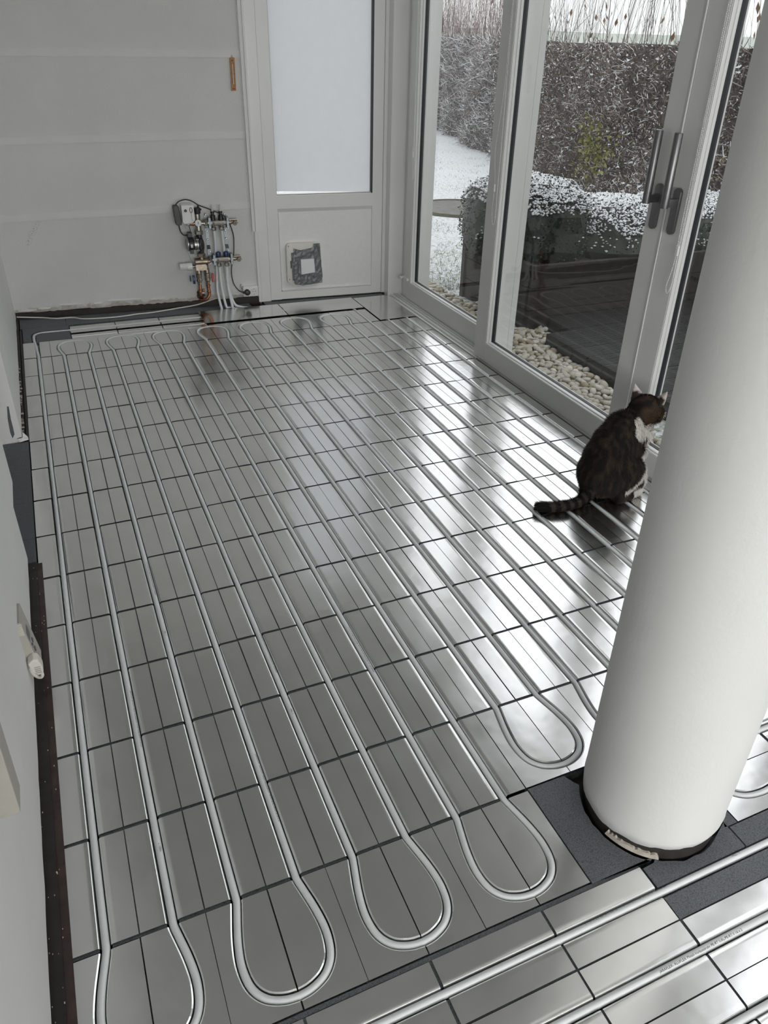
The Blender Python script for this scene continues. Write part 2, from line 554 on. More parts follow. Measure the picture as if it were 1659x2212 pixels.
# ---- subfloor with the foam under-layer (grooved between the pipe runs)
mb = MB()
mb.box(-1.6, 2.5, -12.2, 1.0, -0.10, -0.030)
mb.box(2.5, 6.2, -12.2, -5.82, -0.10, -0.030)
mb.box(-5.2, -1.6, -12.2, -5.3, -0.10, -0.030)
for k in range(0, 19):
    x0 = max(0.066, 2 * k * HS + 0.0115)
    x1 = min(2.30, 2 * (k + 1) * HS - 0.0115)
    y0 = row_y(13) if k < 8 else row_y(12)
    if k == 0:
        x1 = 0.125 - 0.0115
    mb.box(x0, x1, y0, row_y(0), -0.032, -0.0045)
floor = S(obj('floor', mb, M['subfloor'], smooth=None))
floor.data.materials.append(M['foam'])
for p in floor.data.polygons:
    if p.center.z > -0.0315 and abs(p.center.z + 0.030) > 1e-3:
        p.material_index = 1

ceiling = S(obj('ceiling', MB().box(-1.6, 2.6, -12.2, 1.0, CEIL, CEIL + 0.1).box(2.6, 6.2, -12.2, -5.8, CEIL, CEIL + 0.1).box(-5.2, -1.6, -12.2, -5.2, CEIL, CEIL + 0.1), M['ceiling']))

# ---- far wall (local frame: x along the wall, -y into the room)
def fobj(name, mb, mat, parent=None, smooth=0.6, bevel=0.0):
    if parent is not None:
        return obj(name, mb, mat, parent, smooth=smooth, bevel=bevel)
    return obj(name, mb, mat, None, WL, TH, smooth=smooth, bevel=bevel)


edge = []
l = -0.02
while l < 1.485:
    edge.append((l, 0.036 + 0.012 * noise.noise(Vector((l * 9, 0, 3))) + 0.006 * noise.noise(Vector((l * 40, 5, 3)))))
    l += 0.02
poly = edge + [(1.50, 0.03), (1.50, CEIL), (-0.02, CEIL)]
mb = MB()
mb.prism(poly, 1, 0.0, 0.20)
mb.box(-0.02, 1.50, 0.012, 0.20, -0.04, 0.06)
mb.box(1.48, 2.40, 0.0, 0.20, 2.47, CEIL)
wall_far = S(fobj('wall_far', mb, M['roughcast'], smooth=None))
for z0, z1, dz in ((1.343, 1.378, 0.024), (0.934, 0.970, 0.028), (0.545, 0.582, 0.030), (1.755, 1.790, 0.02)):
    pb = [(0.03, z0), (1.452, z0 + dz), (1.452, z1 + dz), (0.03, z1)]
    fobj('joint_band', MB().prism(pb, 1, -0.0035, 0.004), M['band'], wall_far)
# curls of paint peeling at the foot of the wall
for lx, w, zz in ((0.05, 0.10, 0.050), (0.16, 0.07, 0.056), (0.28, 0.14, 0.070), (0.47, 0.05, 0.064), (0.55, 0.20, 0.074), (0.80, 0.09, 0.066), (1.31, 0.06, 0.062)):
    n_ = 8
    vs, fs = [], []
    for k in range(n_ + 1):
        t = k / n_
        tap = math.sin(math.pi * min(0.98, max(0.04, t))) ** 0.6
        q = noise.noise(Vector((lx * 20 + t * 5, 1, 0)))
        vs += [(lx + w * t, -0.0003, zz + 0.004 * q + 0.004 * tap), (lx + w * t, -0.004 - 0.007 * tap, zz + 0.004 * q - 0.003 * tap), (lx + w * t, -0.006 - 0.004 * tap, zz + 0.004 * q - 0.006 * tap)]
    for k in range(n_):
        for q in range(2):
            fs.append((3 * k + q, 3 * k + q + 1, 3 * k + q + 4, 3 * k + q + 3))
    fobj('paint_curl', MB().add(vs, fs), M['band'], wall_far)

bb = S(fobj('baseboard_far', MB().box(0.0, 1.475, -0.004, 0.012, -0.03, 0.034), M['brown'], smooth=None))

# pilaster strip between wall and door
mb = MB()
mb.box(1.456, 1.484, -0.012, 0.02, 0.44, CEIL)
mb.box(1.476, 1.488, -0.018, 0.02, 0.44, CEIL)
mb.box(1.470, 1.488, -0.008, 0.02, 0.0, 0.44)
tr1 = S(fobj('trim_1', mb, M['white_paint'], smooth=None))
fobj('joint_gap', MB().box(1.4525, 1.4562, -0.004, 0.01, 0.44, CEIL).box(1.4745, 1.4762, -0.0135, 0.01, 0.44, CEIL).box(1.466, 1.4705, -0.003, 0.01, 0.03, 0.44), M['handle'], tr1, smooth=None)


# ---- far door with frosted pane
door = S(empty('door_1', WL, TH))
mb = MB()
mb.box(1.488, 1.548, -0.010, 0.08, 0.0, 2.47)
mb.box(2.306, 2.352, -0.004, 0.08, 0.0, 2.47)
mb.box(1.488, 2.352, -0.006, 0.08, 2.42, 2.47)
fobj('frame', mb, M['pvc'], door, smooth=None)
mb = MB()
mb.box(1.549, 1.618, -0.010, 0.06, 0.006, 2.418)
mb.box(2.236, 2.304, -0.001, 0.06, 0.006, 2.418)
mb.box(1.618, 2.236, -0.004, 0.06, 2.36, 2.418)
mb.box(1.618, 2.236, -0.004, 0.06, 0.006, 0.056)
mb.prism([(-0.004, 0.566), (-0.004, 0.640), (0.006, 0.648), (0.06, 0.648), (0.06, 0.540), (0.010, 0.540)], 0, 1.610, 2.240)
fobj('leaf_frame', mb, M['pvc'], door, smooth=None)
mb = MB()
mb.box(1.624, 1.630, -0.002, 0.012, 0.058, 0.540)
mb.box(2.246, 2.252, -0.002, 0.012, 0.058, 0.540)
mb.box(1.624, 2.250, -0.002, 0.012, 0.058, 0.063)
fobj('panel_bead', mb, M['pvc'], door, smooth=None)
fobj('door_panel', MB().box(1.615, 2.240, 0.008, 0.05, 0.05, 0.545), M['white_plastic'], door, smooth=None)
mb = MB()
mb.box(1.616, 1.6215, 0.002, 0.03, 0.642, 2.36)
mb.box(2.2285, 2.2365, -0.002, 0.03, 0.642, 2.36)
mb.box(1.618, 2.236, 0.002, 0.03, 0.642, 0.6465)
fobj('gasket', mb, M['gasket'], door, smooth=None)
fobj('pane', MB().box(1.616, 2.238, 0.030, 0.034, 0.640, 2.364), M['glass'], door, smooth=None)
film = [(2.236, 0.646), (2.236, 2.362)]
z = 2.362
while z > 0.646:
    film.append((1.6245 + 0.003 * noise.noise(Vector((z * 7, 2, 1))) + 0.0012 * noise.noise(Vector((z * 60, 2, 1))), z))
    z -= 0.02
fobj('frosted_film', MB().add([(p[0], 0.028, p[1]) for p in film], [tuple(range(len(film)))]), M['frosted'], door, smooth=None)
fobj('weather_strip', MB().box(1.49, 2.35, -0.006, 0.05, -0.02, 0.004), M['brown'], door, smooth=None)

# ---- corner post between far door and sliding doors
mb = MB()
mb.box(2.322, 2.425, 0.497, 0.70, -0.02, CEIL)
mb.box(2.425, 2.60, 0.440, 0.70, -0.02, CEIL)
S(obj('trim_2', mb, M['pvc'], smooth=None))

# ---- threshold rails of the sliding doors
mb = MB()
mb.box(2.318, 2.50, -5.82, 0.50, -0.04, -0.008)
for x0, x1, zt in ((2.318, 2.332, 0.001), (2.338, 2.350, 0.010), (2.366, 2.372, 0.012), (2.384, 2.398, 0.010)):
    mb.box(x0, x1, -0.74, 0.497, -0.01, zt)
S(obj('trim_3', mb, M['pvc'], smooth=None))


# ---- sliding glass doors
def sliding(name, xf, y0, y1, w0, w1, z0, zr, depth=0.070, top=2.45):
    """y0 is the far end; w0 / w1 far and near stile widths; zr top of the bottom rail"""
    d = S(empty(name, (xf, 0, 0)))
    ya, yb = y0 - w0, y1 + w1
    obj('stile', MB().box(0, depth, ya, y0, z0, top), M['pvc'], d, smooth=None, bevel=0.002)
    obj('stile', MB().box(0, depth, y1, yb, z0, top), M['pvc'], d, smooth=None, bevel=0.002)
    obj('bottom_rail', MB().box(0, depth, yb, ya, z0, zr), M['pvc'], d, smooth=None, bevel=0.002)
    obj('top_rail', MB().box(0, depth, yb, ya, top - 0.10, top), M['pvc'], d, smooth=None, bevel=0.002)
    g = MB()
    for x0, x1, t in ((0.033, 0.056, 0.006), (0.0022, 0.0036, 0.0006)):
        g.box(x0, x1, ya - t, ya + 0.002, zr, top - 0.10)
        g.box(x0, x1, yb - 0.002, yb + t, zr, top - 0.10)
        g.box(x0, x1, yb, ya, zr - 0.002, zr + t)
    obj('gasket', g, M['gasket'], d, smooth=None)
    bd = MB()
    bd.box(0.020, 0.036, ya - 0.004, ya + 0.002, zr, top - 0.10)
    bd.box(0.020, 0.036, yb - 0.002, yb + 0.004, zr, top - 0.10)
    bd.box(0.016, 0.036, yb, ya, zr - 0.002, zr + 0.006)
    obj('glazing_bead', bd, M['pvc'], d, smooth=None)
    obj('pane', MB().box(0.040, 0.044, yb - 0.004, ya + 0.004, zr - 0.004, top - 0.096), M['glass'], d, smooth=None)
    return d


def door_handle(parent, y):
    hd = obj('handle', MB().prism([(0.018 * math.cos(a) * 1.0 + y, 0.998 + (0.06 if math.sin(a) > 0 else -0.06) + 0.018 * math.sin(a)) for a in [math.pi * 2 * k / 24 for k in range(24)]], 0, -0.012, 0.001), M['handle'], parent, bevel=0.002)
    obj('grip', MB().tube([(-0.060, y - 0.004, 1.012), (-0.060, y - 0.004, 1.022), (-0.060, y - 0.004, 1.247), (-0.060, y - 0.004, 1.250)], [0.0135, 0.0145, 0.0145, 0.013], 18), M['handle'], hd)
    obj('neck', MB().box(-0.064, -0.008, y - 0.013, y + 0.009, 1.014, 1.042), M['handle'], hd, bevel=0.003)


d_a = sliding('door_2', 2.410, 0.438, -0.800, 0.098, 0.075, 0.002, 0.118)
obj('outer_post', MB().box(0.0705, 0.105, -0.800, -0.735, -0.02, 2.45), M['pvc'], d_a, smooth=None)
d_b = sliding('door_3', 2.330, -0.702, -1.9795, 0.117, 0.098, 0.006, 0.105)
d_c = sliding('door_4', 2.330, -1.9835, -3.26, 0.102, 0.117, 0.006, 0.105)
obj('cover_strip', MB().box(-0.005, 0.001, -1.9820, -1.9780, 0.006, 2.45), M['pvc'], d_b, smooth=None)
d_d = sliding('door_5', 2.410, -3.00, -4.40, 0.13, 0.098, 0.002, 0.118)
d_e = sliding('door_6', 2.410, -4.41, -5.80, 0.098, 0.098, 0.002, 0.118)
door_handle(d_b, -1.930)
door_handle(d_c, -2.028)

mb = MB()
mb.box(2.33, 2.55, -5.82, 0.50, 2.45, CEIL)
mb.box(2.33, 6.2, -5.98, -5.81, -0.04, CEIL)
S(obj('wall_right', mb, M['white_paint'], smooth=None))
S(obj('wall_rear', MB().box(-5.2, 6.2, -12.3, -12.2, -0.04, CEIL).box(6.15, 6.25, -12.3, -11.8, -0.04, CEIL), M['white_paint'], smooth=None))

# ---- left wall: near stretch, far stretch beside the doorway, lintel, hall behind
def ragged(a, b, zb, step=0.03, amp=0.012, seed=1.0):
    out = []
    n = max(2, int(abs(b - a) / step))
    for i in range(n + 1):
        y = a + (b - a) * i / n
        out.append((y, zb + amp * noise.noise(Vector((y * 11, seed, 0))) + 0.4 * amp * noise.noise(Vector((y * 47, seed, 4)))))
    return out


mb = MB()
mb.prism(ragged(-5.2, -1.922, 0.022, 0.03, 0.008, 2.0) + [(-1.922, 0.235), (-5.2, 0.20)], 0, -0.16, 0.028)
mb.box(-0.16, 0.020, -5.2, -1.922, -0.04, CEIL)
mb.prism([(-5.2, 0.205), (-1.82, 0.252), (-1.82, CEIL), (-5.2, CEIL)], 0, -0.16, 0.034)
wall_left = S(obj('wall_left', mb, M['white_paint'], smooth=None))
mb = MB()
mb.prism(ragged(-0.984, 0.75, 0.020, 0.03, 0.010, 7.0) + [(0.75, CEIL), (-0.984, CEIL)], 0, -0.16, 0.030)
mb.box(-0.16, 0.018, -0.980, 0.75, -0.04, 0.08)
mb.box(-0.16, 0.030, -1.95, -0.984, 2.05, CEIL)
wl2 = S(obj('wall_left', mb, M['white_paint'], smooth=None))
wl2['label'] = 'short stretch of left wall between the far corner and the doorway'
obj('paint_smear', MB().add([(0.004, -0.9855, 0.163), (0.010, -0.9855, 0.162), (0.006, -0.9855, 0.107), (0.006, -0.9855, 0.065), (0.005, -0.9855, 0.037), (-0.006, -0.9855, 0.020), (-0.009, -0.9855, 0.046), (-0.005, -0.9855, 0.109)], [(0, 1, 2, 3, 4, 5, 6, 7)]), M['foam'], wl2, smooth=None)
mb = MB()
mb.add([(0.032, -0.990, 0.02), (0.052, -0.985, 0.004), (0.050, -0.960, 0.006), (0.034, -0.955, 0.03), (0.012, -0.990, 0.016), (0.020, -0.996, 0.003)], [(0, 1, 2, 3), (0, 4, 5, 1)])
obj('paint_flake', mb, M['white_paint'], wl2, smooth=None)
mb = MB()
mb.box(-1.6, -1.5, -3.0, 0.6, -0.04, CEIL)
mb.box(-5.2, -0.16, -5.3, -5.2, -0.04, CEIL)
mb.box(-1.6, -0.16, 0.5, 0.6, -0.04, CEIL)
mb.box(-1.6, -0.16, -3.0, -2.9, -0.04, CEIL)
S(obj('wall_hall', mb, M['white_paint'], smooth=None))

# dark strips left along the foot of the left wall
b1 = MB()
b1.box(0.018, 0.050, -5.2, -1.926, -0.03, 0.006)
bl = S(obj('baseboard_left', b1, M['brown'], smooth=None))
obj('edge_strip', MB().box(0.050, 0.0665, -5.2, -1.93, -0.03, 0.0015), M['redbrown'], bl, smooth=None)
b2 = MB()
b2.box(0.016, 0.040, -0.976, 0.70, -0.03, 0.012)
bl2 = S(obj('baseboard_left', b2, M['brown'], smooth=None))
bl2['label'] = 'dark strip at the foot of the short far-left wall'
obj('edge_strip', MB().box(0.043, 0.0535, -0.976, 0.48, -0.03, 0.004), M['brown'], bl2, smooth=None)
fl = MB()
for i in range(26):
    y = -0.95 + 0.9 * random.random()
    w = 0.006 + 0.012 * random.random()
    fl.box(0.024 + 0.01 * random.random(), 0.030 + 0.012 * random.random(), y, y + w, 0.011, 0.0145)
obj('plaster_crumb', fl, M['plaster'], bl2, smooth=None)['kind'] = 'stuff'
fl = MB()
for i in range(40):
    y = -3.5 + 1.55 * random.random()
    x = 0.024 + 0.036 * random.random()
    s_ = 0.0008 + 0.0014 * random.random()
    fl.box(x, x + s_, y, y + s_ * 1.6, 0.0, 0.0075 if x < 0.049 else 0.003)
obj('plaster_crumb', fl, M['plaster'], bl, smooth=None)['kind'] = 'stuff'

# ---- round column
CX, CY = 1.311, -3.427
mb = MB()
seg = 96
vs, fs = [], []
levels = [0.0, 0.012, 0.03, 0.075, 0.3, 0.8, 1.4, CEIL]
for i, zz in enumerate(levels):
    for k in range(seg):
        a = 2 * math.pi * k / seg
        r_ = 0.1560
        z_ = zz
        if i == 0:
            z_ = 0.033 + 0.012 * math.cos(a - math.radians(310)) + 0.005 * noise.noise(Vector((math.cos(a) * 3, math.sin(a) * 3, 1))) + 0.003 * noise.noise(Vector((math.cos(a) * 14, math.sin(a) * 14, 1)))
            r_ = 0.1500
        elif i == 1:
            z_ = 0.035 + 0.012 * math.cos(a - math.radians(310)) + 0.005 * noise.noise(Vector((math.cos(a) * 3, math.sin(a) * 3, 1))) + 0.003 * noise.noise(Vector((math.cos(a) * 14, math.sin(a) * 14, 1)))
            r_ = 0.1545
        elif i == 2:
            z_ = 0.058
            r_ = 0.1570 + 0.001 * noise.noise(Vector((math.cos(a) * 6, math.sin(a) * 6, 1)))
        vs.append((CX + r_ * math.cos(a), CY + r_ * math.sin(a), z_))
for i in range(len(levels) - 1):
    for k in range(seg):
        k2 = (k + 1) % seg
        fs.append((i * seg + k, i * seg + k2, (i + 1) * seg + k2, (i + 1) * seg + k))
mb.add(vs, fs)
column = S(obj('column', mb, M['column_paint'], smooth=1.2))
obj('bare_core', MB().cyl((CX, CY, -0.035), (CX, CY, 0.058), 0.1478, 72), M['brown'], column)
# crust of old plaster on the left foot
mb = MB()
vs, fs = [], []
N = 26
for k in range(N + 1):
    a = math.radians(192 + 46 * k / N)
    h = 0.012 + 0.007 * noise.noise(Vector((k * 0.7, 0, 0)))
    if k in (0, N):
        h = 0.002
    for rr, zz in ((0.1535, 0.0), (0.1525, h), (0.1470, h + 0.002)):
        vs.append((CX + rr * math.cos(a), CY + rr * math.sin(a), zz))
for k in range(N):
    for q in range(2):
        fs.append((k * 3 + q, (k + 1) * 3 + q, (k + 1) * 3 + q + 1, k * 3 + q + 1))
mb.add(vs, fs)
obj('plaster_crust', mb, M['plaster'], column)

# ---- outside ground, hills
S(obj('ground', MB().box(-400, 400, -400, 400, -0.6, -0.15), M['lawn'], smooth=None))
vs, fs = [], []
for i in range(121):
    a = math.radians(-30 + 150 * i / 120)
    h = 3.5 + 1.6 * noise.noise(Vector((i * 0.12, 0, 0))) + 0.6 * noise.noise(Vector((i * 0.5, 3, 0)))
    for rr, zz in ((185, -0.2), (190, h), (215, h + 0.2), (240, -0.2)):
        vs.append((rr * math.cos(a), rr * math.sin(a), zz))
for i in range(120):
    for q in range(3):
        fs.append((i * 4 + q, (i + 1) * 4 + q, (i + 1) * 4 + q + 1, i * 4 + q + 1))
S(obj('hills', MB().add(vs, fs), M['field'], smooth=1.0))
# ================================================================ FLOOR HEATING: plates, foam pieces, sheets, pipes
PROF = [(-0.0220, 0.0), (-0.0145, -0.0001), (-0.0120, -0.0008), (-0.0100, -0.0030), (-0.0088, -0.0075), (-0.0062, -0.0128), (0.0, -0.0152)]
PROF = PROF + [(-x, z) for x, z in reversed(PROF[:-1])]


def plate_mesh(name, length, left, right):
    """straight plate along y, groove centred on x = 0"""
    pts = [(-left, -0.0022), (-left, 0.0)] + PROF + [(right, 0.0), (right, -0.0022)]
    vs = [(x, y, z) for y in (-length / 2, length / 2) for x, z in pts]
    n = len(pts)
    fs = [(i, i + 1, n + i + 1, n + i) for i in range(n - 1)]
    me = bpy.data.meshes.new(name)
    me.from_pydata(vs, [], fs)
    for i, p in enumerate(me.polygons):
        p.use_smooth = 2 <= i < n - 3
    me.materials.append(M['plate'])
    me.update()
    return me


def lay(name, me, x, y, rotz=0.0, z=0.0, jit=1.0):
    o = bpy.data.objects.new(name, me)
    COL.objects.link(o)
    o.parent = floor
    o.location = (x + jit * random.uniform(-0.0006, 0.0006), y + jit * random.uniform(-0.0008, 0.0008), z + jit * random.uniform(-0.0004, 0.0004))
    o.rotation_euler = (jit * random.gauss(0, 0.0022), jit * random.gauss(0, 0.0030), rotz + jit * random.gauss(0, 0.0010))
    return o


PL = 0.2541 - 0.0085
ME_P = plate_mesh('heat_plate', PL, 0.0612, 0.0612)
ME_PL = plate_mesh('heat_plate_cut', PL, 0.0700, 0.0612)
for j in range(13):
    for k in range(1, 19):
        if j == 12 and k > 8:
            continue
        yc = (row_y(j) + row_y(j + 1)) / 2
        if j == 0 and k == 18:
            pass
        lay('heat_plate', ME_PL if k == 1 else ME_P, 2 * k * HS, yc)
# first row of pipe 1 and pipe 16 beyond the far joint, and the last row at the near left
lay('heat_plate', ME_PL, 2 * HS, row_y(-0.5))
lay('heat_plate', ME_P, 32 * HS, row_y(-0.5))

# return-bend plates: half plates left and right of a teardrop groove
BEND = [(0.0625, 0.0), (0.0640, -0.010), (0.0700, -0.037), (0.0775, -0.072), (0.0828, -0.108), (0.0838, -0.136), (0.0800, -0.165), (0.0712, -0.187), (0.0560, -0.2045), (0.0385, -0.2145), (0.0195, -0.2205), (0.0, -0.2225)]
BENDS = [tuple(p[:2]) for p in spline([(x, y, 0) for x, y in BEND], 3)]


def offs(path, d):
    out = []
    for i, p in enumerate(path):
        a = Vector(path[max(i - 1, 0)])
        b_ = Vector(path[min(i + 1, len(path) - 1)])
        t = (b_ - a).normalized()
        if i == len(path) - 1:
            t = Vector((-1.0, 0.0))
        if i == 0:
            t = Vector((0.0, -1.0))
        nrm = Vector((-t.y, t.x))
        out.append((p[0] + nrm.x * d, p[1] + nrm.y * d))
    return out


def bend_mesh(name, w=0.1242, y_open=-0.0042, y_end=-0.2498):
    path = [p for p in BENDS if p[1] <= -0.0030]
    path[0] = (path[0][0], y_open)
    outer = offs(path, 0.0125)
    inner = offs(path, -0.0125)
    outer[0] = (outer[0][0], y_open); inner[0] = (inner[0][0], y_open)
    vs, fs = [], []

    def poly(pts):
        n0 = len(vs)
        vs.extend([(x, y, 0.0) for x, y in pts])
        fs.append(tuple(range(n0, n0 + len(pts))))
    inner = [(max(x, 0.0013), y) for x, y in inner]
    outer = [(max(x, 0.0013), y) for x, y in outer]
    poly([(w, y_open)] + outer + [(0.0013, y_end), (w, y_end)])
    poly([(0.0013, y_open)] + list(reversed(inner)))
    # rims going down
    for pl_, sgn in ((outer, 1), (inner, -1)):
        n0 = len(vs)
        for (x, y), (cx, cy) in zip(pl_, path):
            vs.append((x, y, 0.0))
            q = (x + (cx - x) * 0.22, y + (cy - y) * 0.22)
            vs.append((q[0], q[1], -0.0018))
            q = (x + (cx - x) * 0.38, y + (cy - y) * 0.38)
            vs.append((q[0], q[1], -0.0110))
        for i in range(len(path) - 1):
            for q in range(2):
                a = n0 + 3 * i + q
                fs.append((a, a + 3, a + 4, a + 1))
    # outer skirt
    n0 = len(vs)
    sk = [(0.0013, y_end), (w, y_end), (w, y_open)]
    for x, y in sk:
        vs.append((x, y, 0.0)); vs.append((x, y, -0.0022))
    for i in range(2):
        fs.append((n0 + 2 * i, n0 + 2 * i + 2, n0 + 2 * i + 3, n0 + 2 * i + 1))
    me = bpy.data.meshes.new(name)
    me.from_pydata(vs, [], fs)
    me.materials.append(M['plate'])
    me.update()
    return me


ME_B = bend_mesh('bend_plate')
ME_BM = ME_B.copy()
for v_ in ME_BM.vertices:
    v_.co.x = -v_.co.x
ME_BM.flip_normals()


def bend_plates(cx, cy, rot):
    lay('bend_plate', ME_B, cx, cy, rot, jit=0.5)
    lay('bend_plate', ME_BM, cx, cy, rot, jit=0.5)
    # foam under the bend
    f = MB().box(-0.1245, 0.1245, -0.2520, -0.0005, -0.032, -0.0125)
    o = obj('foam_panel', f, M['foam'], floor, (cx, cy, 0), rot, smooth=None)
    return o


for i in range(7):
    bend_plates((5 + 4 * i) * HS, row_y(0), math.pi)
for i in range(4):
    bend_plates((3 + 4 * i) * HS, row_y(13), 0.0)
for i in range(4):
    bend_plates((19 + 4 * i) * HS, row_y(12), 0.0)
# left column below the last row
# rotated plates along the far wall
for i in range(3):
    xc = 0.431 + 0.251 * i
    for yc, lf in ((0.300, 0.0335), (0.425, 0.0612)):
        me = plate_mesh('heat_plate_across', 0.2455, 0.0612, lf)
        lay('heat_plate', me, xc, yc, math.pi / 2)
obj('foam_panel', MB().box(0.306, 1.06, 0.270, 0.487, -0.032, -0.017), M['foam'], floor, smooth=None)

# plates of the near zone, pipes running across
Y0 = -3.5525
PA = [-3.6160 - 0.1255 * i for i in range(8)]
ME_X = plate_mesh('heat_plate_across', 0.2440, 0.0612, 0.0612)
ME_XC = plate_mesh('heat_plate_across', 0.2440, 0.0612, 0.0612)
xs = [0.184 + 0.2498 * i for i in range(0, 9)]
for i, pa in enumerate(PA):
    for q in range(-1, 8):
        xa, xb = (0.184 + 0.2498 * q, 0.184 + 0.2498 * (q + 1))
        if i == 0 and 1.15 < xa < 1.75:
            continue
        if q == -1:
            continue
        lay('heat_plate', ME_X, (xa + xb) / 2, pa, math.pi / 2)
mb = MB()
for i, pa in enumerate(PA):
    mb.box(0.07, 2.2, pa - 0.0625 + 0.0005, pa - 0.0115, -0.032, -0.0045)
    mb.box(0.07, 2.2, pa + 0.0115, pa + 0.0625, -0.032, -0.0045) if i else mb.box(0.07, 1.178, pa + 0.0115, pa + 0.0625, -0.032, -0.0045)
tag(obj('foam_strip', mb, M['foam'], floor, smooth=None), kind='stuff')
mb = MB()
mb.box(0.07, 1.180, -3.5530, -3.5440, -0.032, -0.003)
mb.box(0.5590, 0.5665, -3.547, -3.294, -0.032, -0.006)
tag(obj('foam_strip', mb, M['foam'], floor, smooth=None), kind='stuff')

# right of the column: bend opening to the right, then straight plates
o1 = lay('bend_plate', ME_B, 1.712, -3.4275, -math.pi / 2, jit=0.4)
o2 = lay('bend_plate', ME_BM, 1.712, -3.4275, -math.pi / 2, jit=0.4)
obj('foam_panel', MB().box(1.463, 1.712, -3.551, -3.303, -0.032, -0.0125), M['foam'], floor, smooth=None)
for i in range(2):
    for yc in (-3.365, -3.490):
        lay('heat_plate', ME_X, 1.8385 + 0.2498 * i, yc, math.pi / 2)
mb = MB()
mb.box(1.714, 2.21, -3.551, -3.5015, -0.032, -0.0045)
mb.box(1.714, 2.21, -3.4785, -3.3765, -0.032, -0.0045)
mb.box(1.714, 2.21, -3.3535, -3.303, -0.032, -0.0045)
tag(obj('foam_strip', mb, M['foam'], floor, smooth=None), kind='stuff')


# bare foam pieces
def arc_cut(a0, a1, r, n=14, wob=0.0):
    out = []
    for k in range(n + 1):
        a = math.radians(a0 + (a1 - a0) * k / n)
        rr = r + wob * noise.noise(Vector((k * 0.9, a0, 0)))
        out.append((CX + rr * math.cos(a), CY + rr * math.sin(a)))
    return out


def foam_piece(pts, zt=-0.0005, zb=-0.032):
    return obj('foam_panel', MB().prism(pts, 2, zb, zt), M['foam'], floor, smooth=None)


# left of the column, with the round cut-out
foam_piece([(1.0655, -3.546), (1.0655, -3.292), (1.165, -3.292), (1.178, -3.318)] + arc_cut(142, 232, 0.160, 14, 0.004) + [(1.223, -3.546)])
# in front of it, above pipe A
foam_piece([(1.186, -3.6065), (1.186, -3.560), (1.216, -3.558)] + arc_cut(235, 318, 0.1545, 14, 0.005)[:-3] + [(1.4305, -3.540), (1.4305, -3.6055)])
foam_piece([(1.4345, -3.6060), (1.4345, -3.5545), (1.712, -3.5545), (1.712, -3.6060)])
foam_piece([(1.424, -3.5515), (1.438, -3.523), (1.452, -3.49), (1.460, -3.46), (1.460, -3.5515)])
# below pipe A
foam_piece([(1.1835, -3.6775), (1.1835, -3.6305), (1.4905, -3.6285), (1.4905, -3.6775)])
foam_piece([(1.4945, -3.6775), (1.4945, -3.6285), (1.712, -3.6285), (1.712, -3.6775)])
obj('foam_panel', MB().box(1.18, 1.74, -3.680, -3.552, -0.034, -0.0165), M['foam'], floor, smooth=None)
# far left corner and along the far wall
foam_piece([(0.057, 0.2695), (0.100, 0.2695), (0.100, 0.405), (0.112, 0.434), (0.142, 0.4475), (0.303, 0.4475), (0.303, 0.518), (0.057, 0.530)], -0.002)
foam_piece([(0.124, 0.2695), (0.303, 0.2695), (0.303, 0.4125), (0.150, 0.4125), (0.132, 0.402), (0.124, 0.385)], -0.001)
foam_piece([(0.096, 0.268), (0.307, 0.268), (0.307, 0.45), (0.096, 0.45)], -0.0165)
xx = 0.045
for w in (0.25, 0.24, 0.26, 0.30, 0.40):
    if xx + w > 1.40:
        w = 1.40 - xx
    ya, yb = 0.706 - 0.0634 * xx, 0.706 - 0.0634 * (xx + w)
    foam_piece([(xx, 0.522), (xx + w - 0.002, 0.522), (xx + w - 0.002, yb), (xx, ya)], -0.001 - 0.0015 * random.random())
    xx += w
xx = 1.49
for w in (0.10, 0.16, 0.10, 0.11, 0.16, 0.18):
    ya, yb = 0.700 - 0.0634 * xx, 0.700 - 0.0634 * (xx + w)
    foam_piece([(xx, 0.500), (xx + w - 0.002, 0.500), (xx + w - 0.002, yb - 0.002), (xx, ya - 0.002)], 0.000 - 0.0015 * random.random())
    xx += w
# doorway on the left
yy = [-0.990, -1.262, -1.5135, -1.769, -1.960]
for a, b_ in zip(yy[:-1], yy[1:]):
    foam_piece([(-0.9, b_ + 0.0015), (0.0505, b_ + 0.0015), (0.0505, a), (-0.9, a)], -0.001 - 0.001 * random.random())
# right margin next to the sliding door
foam_piece([(2.255 + 0.0595, -3.0), (2.329, -3.0), (2.329, -0.742), (2.255 + 0.0595, -0.742)], -0.006)


# thin flat cover sheets by the manifold
def sheet(x0, x1, y0, y1, z, skew=0.0):
    mb = MB()
    n = 6
    vs, fs = [], []
    for i in range(n + 1):
        x = x0 + (x1 - x0) * i / n
        h = 0.0008 * math.sin(3.1 * i / n + x0 * 5)
        for y in (y0, y1):
            vs.append((x + (skew if y == y1 else 0), y, z + h))
        for y in (y0, y1):
            vs.append((x + (skew if y == y1 else 0), y, z + h - 0.0012))
    for i in range(n):
        a = 4 * i
        b_ = a + 4
        fs += [(a, b_, b_ + 1, a + 1), (a, a + 2, b_ + 2, b_), (a + 1, b_ + 1, b_ + 3, a + 3)]
    fs += [(0, 1, 3, 2), (4 * n, 4 * n + 2, 4 * n + 3, 4 * n + 1)]
    mb.add(vs, fs)
    return obj('cover_sheet', mb, M['sheet'], floor, smooth=1.0)


sheet(1.052, 1.560, 0.287, 0.518, 0.0040)
sheet(1.566, 2.064, 0.287, 0.518, 0.0036)
sheet(2.069, 2.312, 0.018, 0.494, 0.0044)
obj('foam_panel', MB().box(1.06, 2.31, 0.268, 0.520, -0.034, -0.0175), M['foam'], floor, smooth=None)

# ---------------------------------------------------------------- pipes
PZ = -0.0062
PR = 0.0079


